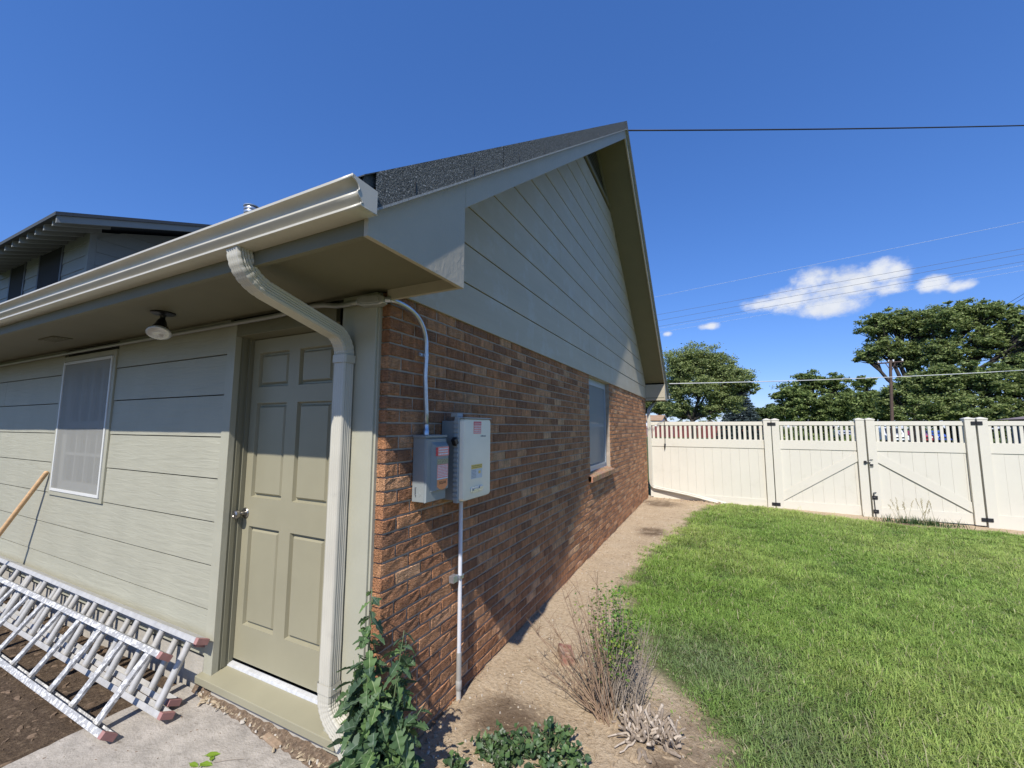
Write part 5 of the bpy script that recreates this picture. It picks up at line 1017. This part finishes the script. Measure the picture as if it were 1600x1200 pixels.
def shrub():
    r = random.Random(21); x, y = .88, .90; z0 = hz(x, y); S = thing('dry_shrub', 'half dead shrub with reddish canes and a few green leaves beside the lawn', 'shrub', (x, y, z0)); canes = MB(); tw = MB(); V = []; F = []; C = []
    def leafat(p, s_, c):
        b0 = len(V); d = Vector((r.gauss(0, 1), r.gauss(0, 1), r.gauss(0, .6))).normalized(); n_ = d.cross(Vector((r.gauss(0, 1), r.gauss(0, 1), 1))).normalized(); p = Vector(p)
        V.extend([tuple(p), tuple(p+d*s_*.5+n_*s_*.3), tuple(p+d*s_), tuple(p+d*s_*.5-n_*s_*.3)]); F.append((b0, b0+1, b0+2, b0+3)); C.extend([c]*4)
    for k in range(30):     # upright reddish canes leaning left and back
        bx, by = r.uniform(-.06, .05), r.uniform(-.12, .02); hx = r.uniform(-.34, -.08) if k < 17 else r.uniform(-.62, -.3); hy = r.uniform(.0, .35); hh = r.uniform(.35, .72) if k < 17 else r.uniform(.14, .34)
        pts = [Vector((bx+hx*t**1.25, by+hy*t**1.2, hh*t-.02)) + Vector((r.uniform(-.008, .008), r.uniform(-.008, .008), 0)) for t in [q/7 for q in range(8)]]; canes.tube(pts, [r.uniform(.0026, .0048)*(1-.75*q/7) for q in range(8)], 6, False)
        for q in range(5):
            i = r.randrange(3, 7); p = pts[i]; e = p+Vector((r.uniform(-.10, .08), r.uniform(-.06, .08), r.uniform(.01, .12))); canes.tube([p, p.lerp(e, .5)+Vector((0, 0, .008)), e], [.0016, .0012, .0007], 4, False)
    for k in range(85):     # grey twigs
        bx, by = r.uniform(-.08, .14), r.uniform(-.05, .12); hx, hy = r.uniform(-.14, .15), r.uniform(.02, .40); hh = r.uniform(.14, .46); pts = [Vector((bx+hx*t, by+hy*t, hh*t**.9-.02)) + Vector((r.gauss(0, .007), r.gauss(0, .007), 0)) for t in [q/6 for q in range(7)]]; tw.tube(pts, [.0028*(1-.72*q/6) for q in range(7)], 5, False)
        for q in range(3): i = r.randrange(2, 6); e = pts[i]+Vector((r.uniform(-.07, .07), r.uniform(-.05, .07), r.uniform(0, .08))); tw.tube([pts[i], e], [.0013, .0007], 4, False)
    cols = [(.13, .25, .04), (.18, .32, .05), (.08, .17, .035), (.27, .36, .06)]
    for k in range(78):     # leafy shoots
        bx, by = r.uniform(-.10, .06), r.uniform(.02, .28); tip = Vector((bx+r.uniform(-.18, .12), by+r.uniform(.02, .28), r.uniform(.22, .58))); b0 = Vector((bx, by, .05)); tw.tube([b0, b0.lerp(tip, .5), tip], [.002, .0016, .0008], 4, False)
        for q in range(26): t = r.uniform(.35, 1.03); leafat(b0.lerp(tip, t)+Vector((r.gauss(0, .014), r.gauss(0, .014), r.gauss(0, .01))), r.uniform(.015, .030), np.array(r.choice(cols))*r.uniform(.7, 1.2))
    canes.build('cane', m_cane, S, smooth=True); tw.build('twig', m_caneg, S, smooth=True); nmesh('foliage', np.array(V), np.array(F), m_leaf, S, 'lcol', np.array(C), 'stuff')
shrub()
def stump():
    r = random.Random(8); x, y = 1.10, .84; z0 = hz(x, y); S = thing('cut_shrub_stump', 'bleached stump of cut shrub stems on the dirt by the lawn', 'stump', (x, y, z0)); b_ = MB()
    # gnarled crown
    for k in range(44):
        a_ = r.uniform(0, 6.28); rr = r.uniform(.02, .12); p = Vector((math.cos(a_)*rr, math.sin(a_)*rr*.9, -.02)); pts = [p]; d = Vector((math.cos(a_)*.6+r.gauss(0, .4), math.sin(a_)*.6+r.gauss(0, .4), r.uniform(.1, .9))).normalized()
        for q in range(5): d = (d+Vector((r.gauss(0, .45), r.gauss(0, .45), r.gauss(0, .3)))).normalized(); pts.append(pts[-1]+d*r.uniform(.016, .03))
        b_.tube(pts, [.014, .013, .012, .010, .008, .005], 7)
    b_.build('root_crown', m_bark, S, smooth=True)
    for k in range(150):
        a_ = r.uniform(0, 6.28); rr = r.uniform(.02, .14); ln = r.uniform(.025, .075)*(1.5 if r.random() < .12 else 1); p = Vector((math.cos(a_)*rr, math.sin(a_)*rr*.85, r.uniform(0, .03))); d = Vector((math.cos(a_)*.35+r.gauss(0, .5), math.sin(a_)*.35+r.gauss(0, .5), r.uniform(.3, 1.1))).normalized(); rad = r.uniform(.0032, .0088)
        q = MB(); m1 = p+d*ln*.5+Vector((r.gauss(0, .006), r.gauss(0, .006), 0)); q.tube([p, m1, p+d*ln, p+d*(ln+.004)], [rad*1.3, rad, rad*1.05, rad*.7], 8); q.build('cut_stem', m_hardw if r.random() < .38 else m_bark, S, smooth=60)
    for k in range(3):
        a_ = r.uniform(3.2, 4.6); p = Vector((math.cos(a_)*.08, math.sin(a_)*.08, .02)); q = MB(); pts = [p+Vector((math.cos(a_)*.03*j, math.sin(a_)*.03*j, -.004*j+r.gauss(0, .004))) for j in range(6)]; q.tube(pts, [.008, .007, .006, .005, .004, .003], 6); q.build('root', m_hardw, S, smooth=True)
stump()
bk = MB(); Mb = Matrix.Translation((.46, 1.36, hz(.46, 1.36)-.006)) @ Matrix.Rotation(math.radians(118), 4, 'Z') @ Matrix.Rotation(math.radians(8), 4, 'X')
def holed_brick():
    m = bpy.data.meshes.new('loose_brick'); bm = bmesh.new(); L_, W_, H_ = .19, .09, .055; nx, ny = 13, 7
    # top face with three round-ish cores
    def hole(i, j): return (i in (2, 3) or i in (6,) or i in (9, 10)) and j in (2, 3, 4)
    vs = {}
    for s in (0, 1):
        for i in range(nx+1):
            for j in range(ny+1): vs[s, i, j] = bm.verts.new((L_*(i/nx-.5), W_*(j/ny-.5), H_*s))
    for i in range(nx):
        for j in range(ny):
            if hole(i, j): continue
            bm.faces.new([vs[1, i, j], vs[1, i+1, j], vs[1, i+1, j+1], vs[1, i, j+1]]); bm.faces.new([vs[0, i, j], vs[0, i, j+1], vs[0, i+1, j+1], vs[0, i+1, j]])
            for (di, dj, a, b2) in ((1, 0, (i+1, j), (i+1, j+1)), (-1, 0, (i, j+1), (i, j)), (0, 1, (i+1, j+1), (i, j+1)), (0, -1, (i, j), (i+1, j))):
                ii, jj = i+di, j+dj
                if ii < 0 or jj < 0 or ii >= nx or jj >= ny or hole(ii, jj): bm.faces.new([vs[0, a[0], a[1]], vs[0, b2[0], b2[1]], vs[1, b2[0], b2[1]], vs[1, a[0], a[1]]])
    bmesh.ops.remove_doubles(bm, verts=bm.verts, dist=1e-6); bmesh.ops.recalc_face_normals(bm, faces=bm.faces); bm.to_mesh(m); bm.free()
    o = link('loose_brick', m, mat('dusty_red_brick', (.27, .125, .09), .9, .25, 30, bump=[(90, .5, .004, (1, 1, 1), 3)], dirt=((.42, .32, .22), 20, .42, .62, .8))); o.matrix_world = Mb; tag(o, 'loose red cored brick half sunk in the dirt by the dry shrub', 'brick')
holed_brick()
o = MB().box(-.07, .07, -.02, .02, 0, .02).build('brick_fragment', mat('dusty_tan_brick', (.30, .215, .14), .95, .3, 20, bump=[(60, .6, .006, (1, 1, 1), 4)]), None, bev=.008); o.location = (-.645, -.05, -.006); o.rotation_euler = (.08, .05, -.12); tag(o, 'tan brick piece lying in the debris below the door sill', 'brick')
# debris line between slab and house, chips and stones
def scatter(name, label, pts, m, smin, smax, seed, flat=.35, elong=1.0):
    r = random.Random(seed); q = MB()
    for (x, y, z_) in pts:
        s = r.uniform(smin, smax); a_ = r.uniform(0, 6.28); ca, sa = math.cos(a_), math.sin(a_); l, w_, h_ = s*elong*r.uniform(.7, 1.3), s*r.uniform(.5, 1), s*flat*r.uniform(.6, 1.4); n = 6
        top = [(l*.5*math.cos(6.283*k/n)*r.uniform(.7, 1.1), w_*.5*math.sin(6.283*k/n)*r.uniform(.7, 1.1)) for k in range(n)]
        V = [(x+(u*ca-v*sa)*1.15, y+(u*sa+v*ca)*1.15, z_-.002) for u, v in top]+[(x+(u*ca-v*sa)*.75, y+(u*sa+v*ca)*.75, z_+h_) for u, v in top]; q.add(V, [tuple(range(n, 2*n))]+[(k, (k+1) % n, n+(k+1) % n, n+k) for k in range(n)])
    o = q.build(name, m, None, kind='stuff'); tag(o, label, 'debris'); return o
rr = random.Random(77)
def dl(): 
    x = rr.uniform(-1.45, -.08); w_ = .03+.07*(x+1.45)/1.37+.02*math.sin(x*9); return x, .012-abs(rr.gauss(0, .5))*w_
dbr = MB(); n = 60; top = []
for k in range(n+1):
    x = -1.48+k*(1.46/n); w_ = .025+.085*max(0, (x+1.48))/1.4*(1+.35*noise.noise((x*6, 1, 2)))+.012*noise.noise((x*23, 4, 2)); top.append((x, max(.02, w_)))
V = []; F = []
for k, (x, w_) in enumerate(top):
    for j, (f, h_) in enumerate(((-.0, .035), (.25, .026), (.55, .014), (.85, .004), (1.0, -.004))): V.append((x, .011-w_*f, h_*(1+.5*noise.noise((x*17, f*3, 5)))))
for k in range(n):
    for j in range(4): F.append((k*5+j, k*5+5+j, k*5+6+j, k*5+1+j))
o = nmesh('soil_debris', np.array(V), np.array(F), mat('debris_soil', (.15, .105, .068), .95, .45, 60, bump=[(70, 1., .012, (1, 1, 1), 5)], dirt=((.42, .34, .24), 45, .55, .66, .7)), None, None, None, 'stuff', True); tag(o, 'line of soil and dead litter between slab and door sill', 'debris')
scatter('litter_chips', 'bits of bark and dead leaf in the litter under the door sill', [(x, y, .012) for x, y in (dl() for _ in range(260))], m_soilbit, .006, .02, 3, .25, 1.8)
scatter('litter_stones', 'pale pebbles along the door sill litter', [(x, y-.01, .010) for x, y in (dl() for _ in range(40))], m_stone, .008, .02, 4, .5)
pts = []
for _ in range(420):
    x = rr.uniform(.02, 1.3); y = rr.uniform(.05, 8.5)**1.0; y = .1+8.2*rr.random()**1.8
    if lawn_sd(np.array([x]), np.array([y]))[0] < .05: pts.append((x, y, hz(x, y)))
scatter('dirt_pebbles', 'small pale pebbles strewn on the dirt strip along the brick wall', pts, m_stone, .005, .016, 6, .5)
pts = []
for _ in range(700): x = rr.uniform(-4.6, -1.68); y = rr.uniform(-1.3, .0); pts.append((x, y, hz(x, y)))
scatter('mulch_chips', 'bark chips and dead leaves on the dark soil under the ladders', pts, mat('dark_bark_chip', (.16, .11, .07), .95, .4, 30), .008, .035, 8, .25, 1.8)
pts = []
for _ in range(60): x = rr.uniform(-1.6, -.2); y = rr.uniform(-.75, -.12); pts.append((x, y, .0))
scatter('slab_grit', 'grit and crumbs on the concrete slab before the door', pts, mat('dark_bark_chip', (.16, .11, .07)), .003, .010, 9, .3, 2.0)
pts = []
for _ in range(900):
    x = rr.uniform(.03, 1.6); y = .15+5.5*rr.random()**1.6
    if lawn_sd(np.array([x]), np.array([y]))[0] < .1: pts.append((x, y, hz(x, y)))
scatter('straw_bits', 'dry straw bits and crumbs on the dirt strip', pts, m_soilbit, .003, .011, 10, .25, 2.6)
pts = [(.05+rr.random()*1.8, 8.45+rr.random()*.3, 0) for _ in range(60)]; scatter('soil_clods', 'soil clods at the foot of the fence near the house', [(x, y, hz(x, y)) for x, y, _ in pts], mat('soil_clod', (.36, .27, .18), .95, .3, 12), .02, .07, 12, .5)
# fresh green leaves fallen on the slab
gl = thing('fallen_leaves', 'bright green fallen leaf sprig on the concrete slab', 'leaf', (-.80, -.275, 0))
V, F, C = lobed_leaf(50, .075, .02, 1); lm = nmesh('leaf', V*np.array([1, 1, .35])+np.array([0, 0, .014]), F, m_leaf, None, 'lcol', np.minimum(C, 1.4)*np.array((.23, .36, .04)), smooth=True); me_l = lm.data; bpy.data.objects.remove(lm)
for (dx, dy, a_, s_) in ((-.05, .0, .9, .9), (-.02, -.03, .5, .8), (.01, -.05, 1.9, .7), (.02, .0, 2.4, .6), (-.07, -.05, .3, .7)): inst('leaf', me_l, gl, (dx, dy, .002), (.1, .1, a_), (s_, s_, s_))
MB().tube([(.03, .01, .004), (.08, .05, .006), (.14, .09, .004)], .0012, 4).build('stalk', m_caneg, gl)
# tall seeding grass at the gate
def seedgrass():
    r = random.Random(3); x, y = 4.66, 8.42; S = thing('seeding_grass', 'tall pale seed stalks growing in front of the right gate', 'weed', (x, y, hz(x, y))); q = MB(); V = []; F = []; C = []
    for k in range(16):
        bx, by = r.uniform(-.25, .25), r.uniform(-.08, .08); tip = Vector((bx+r.uniform(-.16, .16), by+r.uniform(-.05, .05), r.uniform(.22, .46))); q.tube([(bx, by, -.02), Vector((bx, by, 0)).lerp(tip, .6), tip], [.003, .0022, .0012], 4, False)
        for j in range(10): p = Vector((bx, by, 0)).lerp(tip, .72+.3*j/10)+Vector((r.gauss(0, .006), r.gauss(0, .006), 0)); s_ = .012; b0 = len(V); V += [tuple(p), tuple(p+Vector((s_*.5, 0, s_))), tuple(p+Vector((0, 0, s_*2))), tuple(p+Vector((-s_*.5, 0, s_)))]; F.append((b0, b0+1, b0+2, b0+3)); C += [(.42, .36, .22)]*4
    q.build('stalk', mat('straw_stalk', (.40, .36, .22), .8, .1), S); nmesh('seed_head', np.array(V), np.array(F), m_leaf, S, 'lcol', np.array(C), 'stuff')
    V = []; F = []; C = []
    for k in range(420):
        bx, by = r.gauss(0, .28), r.gauss(0, .08); a_ = r.uniform(0, 6.28); h_ = r.uniform(.06, .17); w_ = .006; b0 = len(V); V += [(bx-w_*math.sin(a_), by+w_*math.cos(a_), 0), (bx+w_*math.sin(a_), by-w_*math.cos(a_), 0), (bx+math.cos(a_)*h_*.5, by+math.sin(a_)*h_*.5, h_)]; F.append((b0, b0+1, b0+2)); C += [np.array((.05, .10, .03))*r.uniform(.7, 1.3)]*3
    nmesh('foliage', np.array(V), np.array(F), m_leaf, S, 'lcol', np.array(C), 'stuff')
seedgrass()
pts = []
for _ in range(260):
    a_ = rr.uniform(0, 6.28); q = abs(rr.gauss(0, 1)); x, y = 1.0+.26*q*math.cos(a_), .86+.22*q*math.sin(a_); pts.append((x, y, hz(x, y)))
scatter('dead_leaf_litter', 'dead leaves and twig bits matted around the cut stump', pts, mat('dead_leaf', (.30, .225, .14), .9, .4, 25), .008, .028, 31, .22, 1.9)
pts = [(abs(rr.gauss(0, .05))+.01, .1+8.3*rr.random()**1.5) for _ in range(240)]
scatter('wall_base_litter', 'crumbs of soil and leaf litter against the brick wall base', [(x, y, hz(x, y)) for x, y in pts], mat('soil_clod', (.36, .27, .18)), .006, .022, 33, .45, 1.4)
